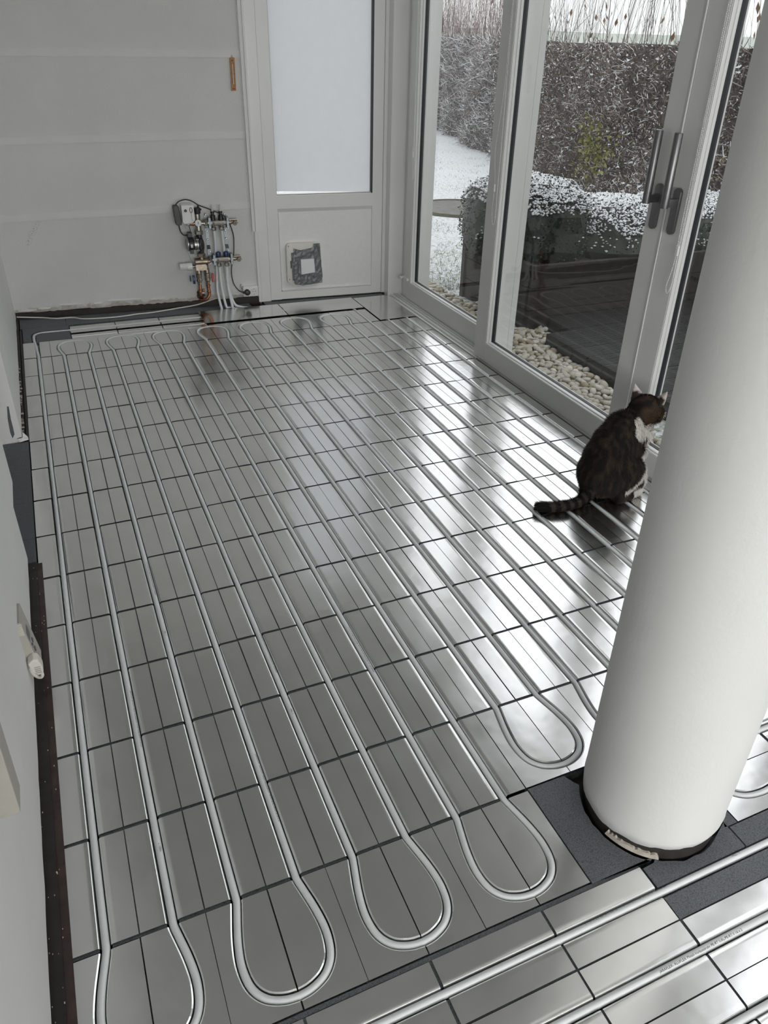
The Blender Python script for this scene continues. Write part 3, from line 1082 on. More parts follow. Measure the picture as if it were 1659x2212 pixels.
def bend_pts(cx, cy, rot, rev=False):
    pts = [(x, y) for x, y in BENDS] + [(-x, y) for x, y in reversed(BENDS[:-1])]
    if rev:
        pts.reverse()
    c, s_ = math.cos(rot), math.sin(rot)
    return [(cx + x * c - y * s_, cy + x * s_ + y * c, PZ) for x, y in pts]


def wl(l_, o_, z_):
    """far-wall local to world"""
    c, s_ = math.cos(TH), math.sin(TH)
    return (WL[0] + l_ * c + o_ * s_, WL[1] + l_ * s_ - o_ * c, z_)


FLOW_L = (1.217, 1.264)
RET_L = (1.229, 1.276)
# loop one: down from the upper bar, along the far wall, nine runs, back under the sheets
p1 = [wl(1.217, 0.055, 0.475), wl(1.217, 0.055, 0.42), wl(1.216, 0.045, 0.34), wl(1.213, 0.042, 0.22), wl(1.204, 0.050, 0.11), wl(1.210, 0.075, 0.035), wl(1.214, 0.100, 0.004)]
p1 = spline(p1, 5) + [(1.20, 0.53, -0.010), (1.16, 0.46, -0.011), (1.10, 0.428, -0.008), (1.04, 0.425, PZ), (0.30, 0.425, PZ)]
p1 += [(0.205, 0.4285, PZ), (0.165, 0.428, PZ), (0.142, 0.421, PZ), (0.124, 0.408, PZ), (0.115, 0.390, PZ), (0.112, 0.365, PZ), (0.112, 0.30, PZ), (0.118, 0.20, PZ), (0.125, 0.05, PZ)]
ends = []
for k in range(1, 17):
    x = 2 * k * HS
    near = row_y(13) if k <= 8 else row_y(12)
    if k % 2 == 1:          # heading to the viewer, then a near bend
        p1 += [(x, row_y(0) - 0.02, PZ), (x, (row_y(0) + near) / 2, PZ), (x, near + 0.012, PZ)]
        p1 += bend_pts(x + HS, near, 0.0, rev=True)
    else:
        p1 += [(x, near + 0.012, PZ), (x, (row_y(0) + near) / 2, PZ), (x, row_y(0) - 0.012, PZ)]
        if k < 16:
            p1 += bend_pts(x + HS, row_y(0), math.pi, rev=False)
p1 += [(2.0, 0.15, PZ), (2.0, 0.27, PZ), (2.0, 0.33, -0.0085), (1.97, 0.40, -0.0105), (1.90, 0.430, -0.0105), (1.40, 0.44, -0.0105), (1.31, 0.475, -0.0105), (1.278, 0.535, -0.004)]
p1 += spline([wl(1.283, 0.098, 0.006), wl(1.278, 0.070, 0.06), wl(1.270, 0.056, 0.14), wl(1.274, 0.055, 0.262)], 5)
pipe1 = obj('heating_pipe', MB().tube(p1, PR, 10), M['pipe'], smooth=1.2)
tag(pipe1, 'light grey heating pipe snaking back and forth in the floor plates from the left wall', 'pipe', 'heating pipes in the floor')
# loop two
p2 = spline([wl(1.264, 0.055, 0.475), wl(1.264, 0.055, 0.42), wl(1.268, 0.045, 0.34), wl(1.268, 0.042, 0.22), wl(1.276, 0.046, 0.11), wl(1.300, 0.075, 0.020), wl(1.345, 0.094, 0.000)], 5)
p2 += [(1.42, 0.505, -0.010), (1.60, 0.462, -0.0105), (2.05, 0.455, -0.0105), (2.11, 0.430, -0.0100), (2.125, 0.38, -0.0090), (2.125, 0.30, -0.0080), (2.125, 0.0, PZ), (2.125, -1.5, PZ), (2.125, -3.27, PZ), (2.122, -3.31, PZ), (2.105, -3.345, PZ), (2.07, -3.362, PZ), (2.03, -3.365, PZ), (1.73, -3.365, PZ)]
p2 += bend_pts(1.712, -3.4275, -math.pi / 2, rev=True)
p2 += [(1.73, -3.490, PZ), (2.02, -3.490, PZ)]
for k in range(9):
    a = math.radians(90 - 180 * k / 8)
    p2.append((2.06 + 0.063 * math.cos(a), -3.553 + 0.063 * math.sin(a), PZ))
PXL = 0.16
for i in range(6):
    y = PA[i]
    if i % 2 == 0:
        p2 += [(2.05, y, PZ), (1.1, y, PZ), (PXL, y, PZ)]
        cx_, sg = PXL, -1
    else:
        p2 += [(PXL, y, PZ), (1.1, y, PZ), (2.05, y, PZ)]
        cx_, sg = 2.05, 1
    if i < 5:
        for k in range(1, 8):
            a = math.pi * k / 8
            p2.append((cx_ + sg * 0.0628 * math.sin(a), y - 0.0628 + 0.0628 * math.cos(a), PZ))
p2 += [(2.15, PA[5], PZ), (2.22, PA[5] + 0.03, PZ), (2.25, PA[5] + 0.09, PZ), (2.25, -3.7, PZ), (2.25, -1.5, PZ), (2.25, 0.0, PZ), (2.25, 0.14, PZ), (2.25, 0.30, -0.009), (2.22, 0.40, -0.0105), (2.15, 0.475, -0.0105), (2.0, 0.49, -0.0105), (1.45, 0.50, -0.0105), (1.32, 0.53, -0.0105), (1.262, 0.560, -0.003)]
p2 += spline([wl(1.246, 0.090, 0.004), wl(1.238, 0.066, 0.06), wl(1.231, 0.054, 0.14), wl(1.229, 0.055, 0.262)], 5)
pipe2 = obj('heating_pipe', MB().tube(p2, PR, 10), M['pipe'], smooth=1.2)
tag(pipe2, 'light grey heating pipe beside the glass doors, crossing in front of the column', 'pipe', 'heating pipes in the floor')


# printed lettering wrapped on the pipes
def pipe_text(parent, body, size, start, direction, side):
    """start: point on the pipe axis; direction: unit reading direction; side: tilt of the line round the pipe"""
    me = text_mesh(body, size)
    d = Vector(direction)
    left = Vector((0, 0, 1)).cross(d)
    r = PR + 0.00012
    P0 = Vector(start)
    for v_ in me.vertices:
        a = side + (v_.co.y - size * 0.35) / r
        v_.co = P0 + d * v_.co.x + left * (math.sin(a) * r) + Vector((0, 0, 1)) * (math.cos(a) * r)
    me.materials.append(M['ink'])
    return put('printed_text', me, parent)


LINE = 'JARAFLEX- ALUFLEX Metall-Verbundrohr PE-RT II/AL/PE-RT II 16 x 2'
def zt(x, y):
    return (x, y, PZ)


pipe_text(pipe2, LINE, 0.0072, zt(1.075, PA[1]), (1, 0, 0), -0.25)
pipe_text(pipe2, LINE, 0.0072, zt(1.206, PA[0]), (-1, 0, 0), -0.70)
pipe_text(pipe2, 'L 173m', 0.0070, zt(1.405, PA[0]), (-1, 0, 0), -0.35)
pipe_text(pipe2, 'L 175m', 0.0070, zt(1.40, PA[2]), (-1, 0, 0), -0.35)
pipe_text(pipe1, 'L 120m', 0.0072, zt(0.250, -3.105), (0, -1, 0), 0.45)
pipe_text(pipe1, LINE, 0.0066, zt(0.375, -2.235), (0, 1, 0), -0.5)
pipe_text(pipe1, 'L 158m', 0.0068, zt(0.375, -2.435), (0, 1, 0), -0.2)
pipe_text(pipe1, 'L 146m', 0.0068, zt(0.625, -2.862), (0, 1, 0), -0.1)
pipe_text(pipe1, LINE, 0.0066, zt(0.625, -2.700), (0, 1, 0), -0.55)
pipe_text(pipe1, LINE, 0.0070, zt(0.875, -2.800), (0, 1, 0), -0.2)
pipe_text(pipe1, LINE, 0.0070, zt(0.250, -2.62), (0, -1, 0), 0.75)
pipe_text(pipe1, LINE, 0.0070, zt(0.500, -2.95), (0, -1, 0), 0.70)
# ================================================================ THINGS ON THE FAR WALL
def hexnut(mb, c, axis, h, r, seg=6):
    mb.lathe(c, axis, [(0, r * 0.9), (h * 0.15, r), (h * 0.85, r), (h, r * 0.9)], seg)


def P(name, mb, mat, parent, smooth=0.6, bevel=0.0, label=None):
    o = obj(name, mb, mat, parent, smooth=smooth, bevel=bevel)
    if label:
        o['label'] = label
    return o


mf = empty('heating_manifold', WL, TH)
tag(mf, 'wall-mounted floor-heating manifold with black pump, white actuator and brass valves', 'heating manifold')
for zc, l0, l1, nm in ((0.511, 1.200, 1.296, 'upper'), (0.296, 1.207, 1.303, 'lower')):
    mb = MB()
    mb.lathe((l0 - 0.028, -0.055, zc), (1, 0, 0), [(0, 0.013), (0.010, 0.013), (0.011, 0.0175), (0.026, 0.0185), (0.028, 0.0180), (l1 - l0 + 0.020, 0.0180), (l1 - l0 + 0.024, 0.0165), (l1 - l0 + 0.04, 0.0150)], 24)
    bar = P('manifold_bar', mb, M['nickel'], mf)
    hn = MB(); hexnut(hn, (l0 - 0.036, -0.055, zc), (1, 0, 0), 0.018, 0.021)
    P('union_nut', hn, M['nickel'], bar, 0.4)
    me = text_mesh('COSMO', 0.0165)
    for v_ in me.vertices:
        a = (v_.co.y - 0.0058) / 0.0182
        v_.co = Vector((l0 + 0.026 + v_.co.x * 0.86, -0.055 - 0.0183 * math.cos(a), zc + 0.0183 * math.sin(a)))
    me.materials.append(M['ink'])
    put('lettering', me, bar)
    lg = MB()
    for q in range(3):
        for w in range(3):
            lg.box(l0 + 0.010 + q * 0.0042, l0 + 0.0136 + q * 0.0042, -0.0737, -0.0729, zc - 0.006 + w * 0.0042, zc - 0.0026 + w * 0.0042)
    P('emblem', lg, M['ink'], bar, None)['kind'] = 'stuff'
    # clamps of the brackets
    for lx in (l0 - 0.006, l1 + 0.004):
        cl = MB()
        cl.box(lx - 0.0065, lx + 0.0065, -0.0765, -0.070, zc - 0.030, zc + 0.032)
        cl.box(lx - 0.0065, lx + 0.0065, -0.0765, -0.018, zc + 0.024, zc + 0.030)
        cl.box(lx - 0.0065, lx + 0.0065, -0.0765, -0.018, zc - 0.030, zc - 0.024)
        c_ = P('clamp', cl, M['zinc'], mf, None, 0.001)
        hb = MB()
        hb.cyl((lx, -0.0772, zc - 0.012), (lx, -0.0755, zc - 0.012), 0.0022, 8)
        hb.cyl((lx, -0.0772, zc + 0.013), (lx, -0.0755, zc + 0.013), 0.0022, 8)
        P('screw_hole', hb, M['black_plastic'], c_)['kind'] = 'stuff'
        bk = MB()
        bk.box(lx - 0.0085, lx + 0.0085, -0.066, -0.038, zc - 0.026, zc + 0.027)
        P('rubber_pad', bk, M['gasket'], c_, None)
    # end caps with drain cocks
    ec = MB()
    ec.lathe((l1 + 0.012, -0.055, zc), (1, 0, 0), [(0, 0.014), (0.014, 0.014), (0.018, 0.011), (0.030, 0.011), (0.034, 0.0135), (0.048, 0.0135), (0.050, 0.011)], 14)
    ec.box(l1 + 0.016, l1 + 0.058, -0.062, -0.048, zc + 0.012, zc + 0.017)
    ck = P('drain_cock', ec, M['brass'], mf, 0.5)
    kc = MB()
    kc.lathe((l1 + 0.046, -0.062, zc - 0.003), (0.15, -1, -0.1), [(0, 0.010), (0.004, 0.0135), (0.012, 0.0135), (0.014, 0.011)], 16)
    kc.tube([(l1 + 0.056, -0.072, zc + 0.006), (l1 + 0.066, -0.074, zc - 0.004)], 0.002, 6)
    P('cock_cap', kc, M['brass'], ck)
    kc = MB(); kc.cyl((l1 + 0.0475, -0.0768, zc - 0.0045), (l1 + 0.0475, -0.0755, zc - 0.0045), 0.003, 10)
    P('square_hole', kc, M['black_plastic'], ck)
# lower nuts of the bars and pipe unions
for lx in (1.217, 1.264):
    n_ = MB(); hexnut(n_, (lx, -0.055, 0.496), (0, 0, -1), 0.012, 0.011, 8); n_.lathe((lx, -0.055, 0.486), (0, 0, -1), [(0, 0.0105), (0.002, 0.0145), (0.016, 0.0145), (0.020, 0.0115)], 6)
    P('pipe_nut', n_, M['nickel'], mf, 0.4)
    f_ = MB(); f_.lathe((lx, -0.055, 0.524), (0, 0, 1), [(0, 0.0165), (0.030, 0.0140), (0.033, 0.009), (0.040, 0.008), (0.041, 0.0115), (0.050, 0.0115), (0.052, 0.0075)], 14)
    fm = P('flow_meter', f_, M['black_plastic'], mf, 0.5)
    f_ = MB(); f_.lathe((lx, -0.055, 0.576), (0, 0, 1), [(0, 0.0066), (0.010, 0.0062), (0.034, 0.0062), (0.035, 0.005)], 12)
    P('sight_glass', f_, M['clear_plastic'], fm)
for lx in (1.229, 1.276):
    n_ = MB(); hexnut(n_, (lx, -0.055, 0.281), (0, 0, -1), 0.010, 0.011, 8); n_.lathe((lx, -0.055, 0.272), (0, 0, -1), [(0, 0.0105), (0.002, 0.0145), (0.016, 0.0145), (0.020, 0.0115)], 6)
    P('pipe_nut', n_, M['nickel'], mf, 0.4)
    c_ = MB(); c_.lathe((lx, -0.055, 0.312), (0, 0, 1), [(0, 0.008), (0.004, 0.008), (0.005, 0.0155), (0.018, 0.0165), (0.026, 0.0150), (0.030, 0.008), (0.031, 0.0)], 16)
    P('valve_cap', c_, M['blue'], mf, 0.7, label='blue valve cap')
# zinc wall brackets joining the two bars
for lx in (1.180, 1.291):
    bk = MB()
    bk.prism([(-0.0165, 0.548), (-0.0195, 0.548), (-0.0195, 0.480), (-0.0185, 0.475), (-0.005, 0.470), (-0.005, 0.372), (-0.030, 0.352), (-0.030, 0.262), (-0.027, 0.262), (-0.027, 0.350), (-0.002, 0.370), (-0.002, 0.474), (-0.0165, 0.479)], 0, lx - 0.0085, lx + 0.0105)
    br = P('bracket', bk, M['zinc'], mf, None)
    for q in ((lx + 0.001, -0.005, 0.455), (lx + 0.001, -0.005, 0.405), (lx + 0.001, -0.018, 0.552), (lx + 0.006, -0.030, 0.340)):
        P('bracket_screw', MB().lathe(q, (0, -1, 0), [(0, 0.0066), (0.0018, 0.0066), (0.0038, 0.004)], 10), M['steel'], br)
# pump side: valves, dial, volute, motor
LC = 1.127
mb = MB()
mb.lathe((LC, -0.058, 0.447), (0, 0, 1), [(0, 0.019), (0.022, 0.019), (0.024, 0.0165), (0.060, 0.0165), (0.066, 0.015), (0.080, 0.0145), (0.095, 0.0165), (0.118, 0.0165)], 18)
mb.lathe((LC, -0.058, 0.511), (1, 0, 0), [(0, 0.012), (0.030, 0.012), (0.032, 0.0145), (0.046, 0.0145)], 14)
mb.lathe((LC, -0.058, 0.511), (-1, 0, 0), [(0, 0.010), (0.028, 0.010), (0.030, 0.008), (0.050, 0.008)], 14)
vb = P('mixing_valve', mb, M['nickel'], mf)
hn = MB(); hexnut(hn, (LC, -0.058, 0.447), (0, 0, 1), 0.024, 0.0245)
P('union_nut', hn, M['nickel'], vb, 0.4)
mb = MB(); mb.lathe((LC - 0.004, -0.066, 0.516), (0.12, -1, 0.1), [(0, 0.012), (0.010, 0.013), (0.012, 0.0185), (0.020, 0.0185), (0.021, 0.0165)], 22)
P('dial', mb, M['white_plastic'], vb, label='white round dial')
mb = MB(); mb.box(LC - 0.0036, LC - 0.0006, -0.0900, -0.0872, 0.512, 0.527)
P('dial_mark', mb, M['black_plastic'], vb, None)
mb = MB()
mb.lathe((LC + 0.003, -0.058, 0.566), (0, 0, 1), [(0, 0.0170), (0.004, 0.0185), (0.032, 0.0185), (0.034, 0.016)], 16)
mb.lathe((LC + 0.010, -0.058, 0.600), (0, 0, 1), [(0, 0.007), (0.012, 0.006), (0.014, 0.004)], 10)
mb.lathe((LC + 0.016, -0.058, 0.588), (1, 0, 0.1), [(0, 0.006), (0.010, 0.005), (0.012, 0.003)], 8)
P('air_vent_cap', mb, M['black_plastic'], vb)
# volute
mb = MB()
mb.tube(spline([(LC, -0.060, 0.450), (LC, -0.060, 0.430), (LC + 0.001, -0.060, 0.400), (LC + 0.001, -0.060, 0.362), (LC, -0.060, 0.336)], 5), [0.0165, 0.0165, 0.0165, 0.0166, 0.0168, 0.017, 0.018, 0.0195, 0.021, 0.0225, 0.0235, 0.0240, 0.0240, 0.0235, 0.0225, 0.0210, 0.0195, 0.0180, 0.0170, 0.0165, 0.0165][:21], 18)
mb.lathe((LC + 0.020, -0.060, 0.394), (-1, 0, 0), [(0, 0.018), (0.006, 0.034), (0.018, 0.043), (0.030, 0.044), (0.034, 0.042)], 28)
vo = P('pump_housing', mb, M['black_plastic'], mf, 0.8)
mb = MB()
mb.lathe((LC - 0.014, -0.060, 0.394), (-1, 0, 0), [(0, 0.046), (0.006, 0.046), (0.007, 0.034), (0.022, 0.034), (0.026, 0.030), (0.034, 0.030)], 28)
for a in range(4):
    aa = math.radians(45 + 90 * a)
    mb.cyl((LC - 0.010, -0.060 + 0.044 * math.cos(aa), 0.394 + 0.044 * math.sin(aa)), (LC - 0.026, -0.060 + 0.044 * math.cos(aa), 0.394 + 0.044 * math.sin(aa)), 0.006, 8)
P('pump_flange', mb, M['steel'], vo)
mb = MB()
mb.lathe((LC - 0.040, -0.060, 0.398), (-1, 0, 0), [(0, 0.036), (0.003, 0.046), (0.026, 0.046), (0.030, 0.042)], 30)
mb.box(LC - 0.068, LC - 0.042, -0.080, -0.040, 0.430, 0.462)
mb.box(LC - 0.066, LC - 0.044, -0.095, -0.070, 0.345, 0.375)
mo = P('pump_motor', mb, M['black_plastic'], mf, 0.7)
mb = MB(); mb.lathe((LC - 0.0702, -0.060, 0.398), (-1, 0, 0), [(0, 0.044), (0.004, 0.044), (0.009, 0.038), (0.011, 0.030)], 30)
fc = P('pump_face', mb, M['steel'], mo)
mb = MB(); mb.lathe((LC - 0.0810, -0.060, 0.398), (-1, 0, 0), [(0, 0.029), (0.001, 0.029)], 24)
P('name_plate', mb, M['handle'], fc)
mb = MB(); mb.box(LC - 0.060, LC - 0.048, -0.1075, -0.1045, 0.384, 0.402)
P('rating_label', mb, M['card'], mo, None)
hn = MB(); hexnut(hn, (LC, -0.060, 0.340), (0, 0, -1), 0.022, 0.0250)
hn.cyl((LC, -0.060, 0.320), (LC, -0.060, 0.296), 0.0145, 16)
P('union_nut', hn, M['brass'], mf, 0.4)
# lower mixing block
mb = MB()
mb.lathe((1.084, -0.060, 0.290), (1, 0, 0), [(0, 0.017), (0.003, 0.0195), (0.075, 0.0195), (0.078, 0.015), (0.090, 0.014)], 20)
mb.lathe((1.160, -0.058, 0.292), (1, 0, 0), [(0, 0.017), (0.016, 0.017)], 6)
mb.box(1.086, 1.148, -0.078, -0.046, 0.240, 0.276)
mb.box(1.106, 1.135, -0.0800, -0.076, 0.250, 0.264)
mb.lathe((1.102, -0.060, 0.244), (0, 0, -1), [(0, 0.013), (0.012, 0.0165), (0.024, 0.0165), (0.028, 0.0115), (0.034, 0.0115)], 14)
mb.lathe((1.150, -0.060, 0.268), (0, 0, -1), [(0, 0.012), (0.020, 0.012), (0.024, 0.0160), (0.046, 0.0160), (0.052, 0.0115), (0.058, 0.0115)], 14)
P('valve_block', mb, M['brass'], mf, 0.5)
mb = MB()
mb.lathe((1.088, -0.060, 0.262), (-1, 0, 0), [(0, 0.008), (0.010, 0.008), (0.012, 0.010), (0.020, 0.010)], 12)
tn = P('thermostat_stem', mb, M['brass'], mf)
mb = MB()
mb.lathe((1.068, -0.062, 0.262), (-1, 0, 0.04), [(0, 0.014), (0.003, 0.0225), (0.030, 0.0235), (0.034, 0.0205), (0.068, 0.0180), (0.074, 0.0165), (0.075, 0.0)], 22)
for a in range(12):
    aa = 2 * math.pi * a / 12
    mb.cyl((1.028, -0.062 + 0.0190 * math.cos(aa), 0.263 + 0.0190 * math.sin(aa)), (0.998, -0.062 + 0.0172 * math.cos(aa), 0.2645 + 0.0172 * math.sin(aa)), 0.0022, 5)
P('thermostat_head', mb, M['white_plastic'], mf, label='white thermostat head')
# ball valves and copper stubs
for lx, dz, sg, mt, nm in ((1.101, 0.0, -1, 'blue', 'blue'), (1.150, 0.004, 1, 'red', 'red')):
    mb = MB()
    mb.lathe((lx, -0.060, 0.214 + dz), (0, 0, -1), [(0, 0.0165), (0.016, 0.0165), (0.018, 0.0135), (0.026, 0.0135), (0.030, 0.0165), (0.044, 0.0165), (0.048, 0.0130), (0.056, 0.0125), (0.062, 0.0100)], 8 if sg < 0 else 10)
    bv = P('ball_valve', mb, M['brass'], mf, 0.5)
    mb = MB()
    mb.cyl((lx + sg * 0.014, -0.060, 0.184 + dz), (lx + sg * 0.028, -0.060, 0.184 + dz), 0.004, 8)
    P('valve_stem', mb, M['nickel'], bv)
    mb = MB()
    if sg < 0:
        mb.prism([(-0.053, 0.208), (-0.067, 0.208), (-0.071, 0.200), (-0.071, 0.180), (-0.067, 0.158), (-0.053, 0.158), (-0.050, 0.180), (-0.050, 0.200)], 0, lx - 0.040, lx - 0.026)
        mb.tube([(lx - 0.052 + 0.0 * k, -0.045 + 0.013 * math.cos(k * 0.5), 0.187 + 0.018 * math.sin(k * 0.5)) for k in range(14)], 0.0022, 6)
    else:
        mb.prism([(-0.053, 0.214), (-0.066, 0.214), (-0.068, 0.190), (-0.070, 0.162), (-0.054, 0.160), (-0.052, 0.186)], 0, lx + 0.026, lx + 0.038)
    P('valve_handle', mb, M[mt], bv, None, 0.003, label=nm + ' valve handle')
mb = MB()
mb.tube(spline([(1.101, -0.060, 0.156), (1.100, -0.060, 0.120), (1.098, -0.058, 0.095), (1.098, -0.050, 0.078), (1.098, -0.030, 0.070), (1.098, 0.0, 0.068)], 4), 0.0095, 12)
mb.lathe((1.099, -0.060, 0.122), (0, 0, -1), [(0, 0.0095), (0.004, 0.0135), (0.016, 0.0135), (0.020, 0.0095)], 10)
mb.lathe((1.112, -0.060, 0.114), (1, 0, 0), [(0, 0.009), (0.012, 0.009), (0.014, 0.005)], 8)
P('copper_pipe', mb, M['copper'], mf, 0.7)
mb = MB()
mb.tube(spline([(1.150, -0.060, 0.160), (1.150, -0.060, 0.128), (1.152, -0.060, 0.096), (1.146, -0.060, 0.074), (1.130, -0.057, 0.056), (1.112, -0.045, 0.048), (1.102, -0.020, 0.048), (1.100, 0.0, 0.050)], 4), 0.0100, 12)
mb.lathe((1.150, -0.060, 0.150), (0, 0, -1), [(0, 0.0100), (0.003, 0.0130), (0.012, 0.0130), (0.015, 0.0100)], 12)
mb.lathe((1.151, -0.060, 0.112), (0, 0, -1), [(0, 0.0100), (0.003, 0.0122), (0.010, 0.0122), (0.013, 0.0100)], 12)
P('copper_pipe', mb, M['copper'], mf, 0.7)
mb = MB()
for q in range(12):
    mb.ball((1.084 + 0.042 * random.random(), -0.010 - 0.012 * random.random(), 0.046 + 0.045 * random.random()), 0.006 + 0.008 * random.random(), 8, 5)
P('rusted_opening', mb, M['rust'], mf, 0.9, label='rusty hole in the wall behind the copper pipes')
# actuator
mb = MB(); mb.prism([(1.036, 0.530), (1.044, 0.518), (1.094, 0.524), (1.108, 0.540), (1.106, 0.621), (1.036, 0.622)], 1, -0.108, -0.030)
ac = P('actuator', mb, M['white_plastic'], mf, None, 0.004, label='white actuator box')
mb = MB(); mb.lathe((1.058, -0.108, 0.594), (0, -1, 0), [(0, 0.0075), (0.008, 0.0075), (0.010, 0.005)], 14)
P('knob', mb, M['black_plastic'], ac)
mb = MB(); mb.box(1.058, 1.074, -0.1086, -0.107, 0.548, 0.566)
P('blank_label', mb, M['card'], ac, None)
mb = MB()
lp = [(1.089 + 0.0075 * math.cos(a), -0.1095, 0.596 + 0.014 * math.sin(a)) for a in [2 * math.pi * k / 16 for k in range(17)]]
mb.tube(lp, 0.0016, 6)
P('cord_tie', mb, M['rust'], ac)
mb = MB(); mb.tube(spline([(1.088, -0.110, 0.582), (1.088, -0.110, 0.56), (1.093, -0.109, 0.535), (1.100, -0.095, 0.52)], 4), 0.0009, 5)
mb.tube(spline([(1.064, -0.090, 0.512), (1.050, -0.088, 0.506), (1.048, -0.088, 0.492), (1.060, -0.085, 0.486), (1.072, -0.085, 0.484)], 4), 0.0009, 5)
mb.tube(spline([(1.050, -0.095, 0.352), (1.055, -0.085, 0.32), (1.070, -0.070, 0.290), (1.090, -0.062, 0.272)], 4), 0.0009, 5)
P('sensor_wire', mb, M['steel'], ac)['kind'] = 'stuff'
mb = MB(); mb.lathe((1.066, -0.072, 0.522), (0, 0, -1), [(0, 0.012), (0.012, 0.011), (0.016, 0.008)], 12)
P('actuator_neck', mb, M['white_plastic'], ac)
mb = MB(); mb.lathe((1.072, -0.060, 0.511), (1, 0, 0), [(0, 0.009), (0.020, 0.011), (0.030, 0.011)], 12)
P('brass_stub', mb, M['copper'], mf)

# ---- power cable with its inline box and plug
pc = empty('power_cable', WL, TH)
tag(pc, 'black mains cable with inline box, looping over the wall manifold to the socket', 'cable')
mb = MB(); mb.prism([(0.990, 0.610), (0.996, 0.618), (1.018, 0.618), (1.026, 0.608), (1.034, 0.520), (1.030, 0.508), (1.004, 0.506), (0.998, 0.516)], 1, -0.075, -0.042)
P('inline_box', mb, M['black_plastic'], pc, None, 0.004)
cab = spline([(1.010, -0.058, 0.615), (1.020, -0.058, 0.629), (1.040, -0.056, 0.640), (1.072, -0.055, 0.645), (1.108, -0.053, 0.634), (1.143, -0.050, 0.611), (1.196, -0.046, 0.589), (1.253, -0.044, 0.563), (1.290, -0.044, 0.541), (1.303, -0.040, 0.520), (1.319, -0.035, 0.488), (1.334, -0.030, 0.428), (1.332, -0.030, 0.363), (1.323, -0.034, 0.299), (1.308, -0.036, 0.247), (1.303, -0.034, 0.189), (1.312, -0.036, 0.134), (1.338, -0.042, 0.093), (1.362, -0.048, 0.081)], 6)
P('cord', MB().tube(cab, 0.0034, 8), M['black_plastic'], pc, 1.2)
P('cord', MB().tube(spline([(1.016, -0.058, 0.510), (1.017, -0.060, 0.490), (1.022, -0.066, 0.468), (1.034, -0.070, 0.452), (1.052, -0.068, 0.448), (1.062, -0.064, 0.448)], 5), 0.0040, 8), M['black_plastic'], pc, 1.2)
P('cord', MB().tube(spline([(1.070, -0.075, 0.512), (1.074, -0.080, 0.490), (1.078, -0.078, 0.462)], 4), 0.0022, 6), M['black_plastic'], pc, 1.2)
mb = MB()
mb.lathe((1.391, -0.036, 0.078), (0, -1, 0), [(0, 0.0185), (0.014, 0.0190), (0.022, 0.0165), (0.025, 0.010)], 20)
mb.tube([(1.362, -0.048, 0.080), (1.372, -0.050, 0.079), (1.388, -0.050, 0.078)], [0.0060, 0.0075, 0.0085], 10)
P('plug', mb, M['black_plastic'], pc, 0.7)

# ---- double socket
so = empty('power_socket', WL, TH)
tag(so, 'white surface-mounted double wall socket by the door frame with one black plug in it', 'socket')
P('housing', MB().box(1.368, 1.463, -0.030, 0.001, 0.045, 0.110), M['white_plastic'], so, None, 0.005)
for lx in (1.391, 1.4375):
    mb = MB(); mb.lathe((lx, -0.0296, 0.0775), (0, -1, 0), [(0, 0.0205), (0.0035, 0.0205), (0.0040, 0.0190), (0.0012, 0.0185), (0.0010, 0.0)], 24)
    rg = P('socket_well', mb, M['white_plastic'], so)
    mb = MB()
    for dx, dz in ((-0.008, 0), (0.008, 0)):
        mb.cyl((lx + dx, -0.0315, 0.0775 + dz), (lx + dx, -0.0300, 0.0775 + dz), 0.0026, 8)
    mb.box(lx - 0.002, lx + 0.002, -0.0318, -0.030, 0.093, 0.0965)
    mb.box(lx - 0.002, lx + 0.002, -0.0318, -0.030, 0.0585, 0.062)
    P('contact_hole', mb, M['black_plastic'], rg)['kind'] = 'stuff'
mb = MB()
mb.tube([(1.362, -0.006, 0.120), (1.358, -0.006, 0.110), (1.360, -0.006, 0.098), (1.366, -0.006, 0.090)], 0.004, 6)
mb.ball((1.360, -0.008, 0.120), 0.0045, 8, 5)
P('cable_clip', mb, M['beige_plastic'], so)

# ---- wooden thermometer
th = empty('wall_thermometer', WL, TH)
tag(th, 'small brown wooden thermometer hanging on the far wall beside the door', 'thermometer')
P('board', MB().prism([(1.395, 1.365), (1.422, 1.365), (1.4185, 1.204), (1.3925, 1.204)], 1, -0.009, -0.0015), M['wood'], th, None, 0.0012)
P('glass_tube', MB().tube([(1.4075, -0.011, 1.335), (1.4065, -0.011, 1.245), (1.4062, -0.0115, 1.238)], [0.0016, 0.0016, 0.0024], 8), M['card'], th)
mb = MB()
for q in range(17):
    zz = 1.242 + q * 0.0058
    mb.box(1.3985, 1.4035, -0.0096, -0.0088, zz, zz + 0.0016)
    mb.box(1.4105, 1.4155, -0.0096, -0.0088, zz, zz + 0.0016)
mb.lathe((1.408, -0.0088, 1.352), (0, -1, 0), [(0, 0.004), (0.0008, 0.004)], 10)
mb.box(1.3975, 1.4145, -0.0096, -0.0088, 1.212, 1.216)
P('scale_marks', mb, M['wood_dark'], th, None)['kind'] = 'stuff'
P('hanger', MB().tube([(1.403, -0.004, 1.362), (1.408, -0.004, 1.380), (1.413, -0.004, 1.362)], 0.0012, 6), M['wood_dark'], th)

# ---- cat flap taped up
cf = empty('cat_flap', WL, TH)
tag(cf, 'white cat flap in the door, taped over with grey duct tape and a white card', 'cat flap')


def rrect(x0, x1, z0, z1, r, n=5, bow=0.0):
    out = []
    for cx_, cz_, a0 in ((x1 - r, z1 - r, 0), (x0 + r, z1 - r, 90), (x0 + r, z0 + r, 180), (x1 - r, z0 + r, 270)):
        for k in range(n + 1):
            a = math.radians(a0 + 90 * k / n)
            out.append((cx_ + r * math.cos(a), cz_ + r * math.sin(a)))
    return out


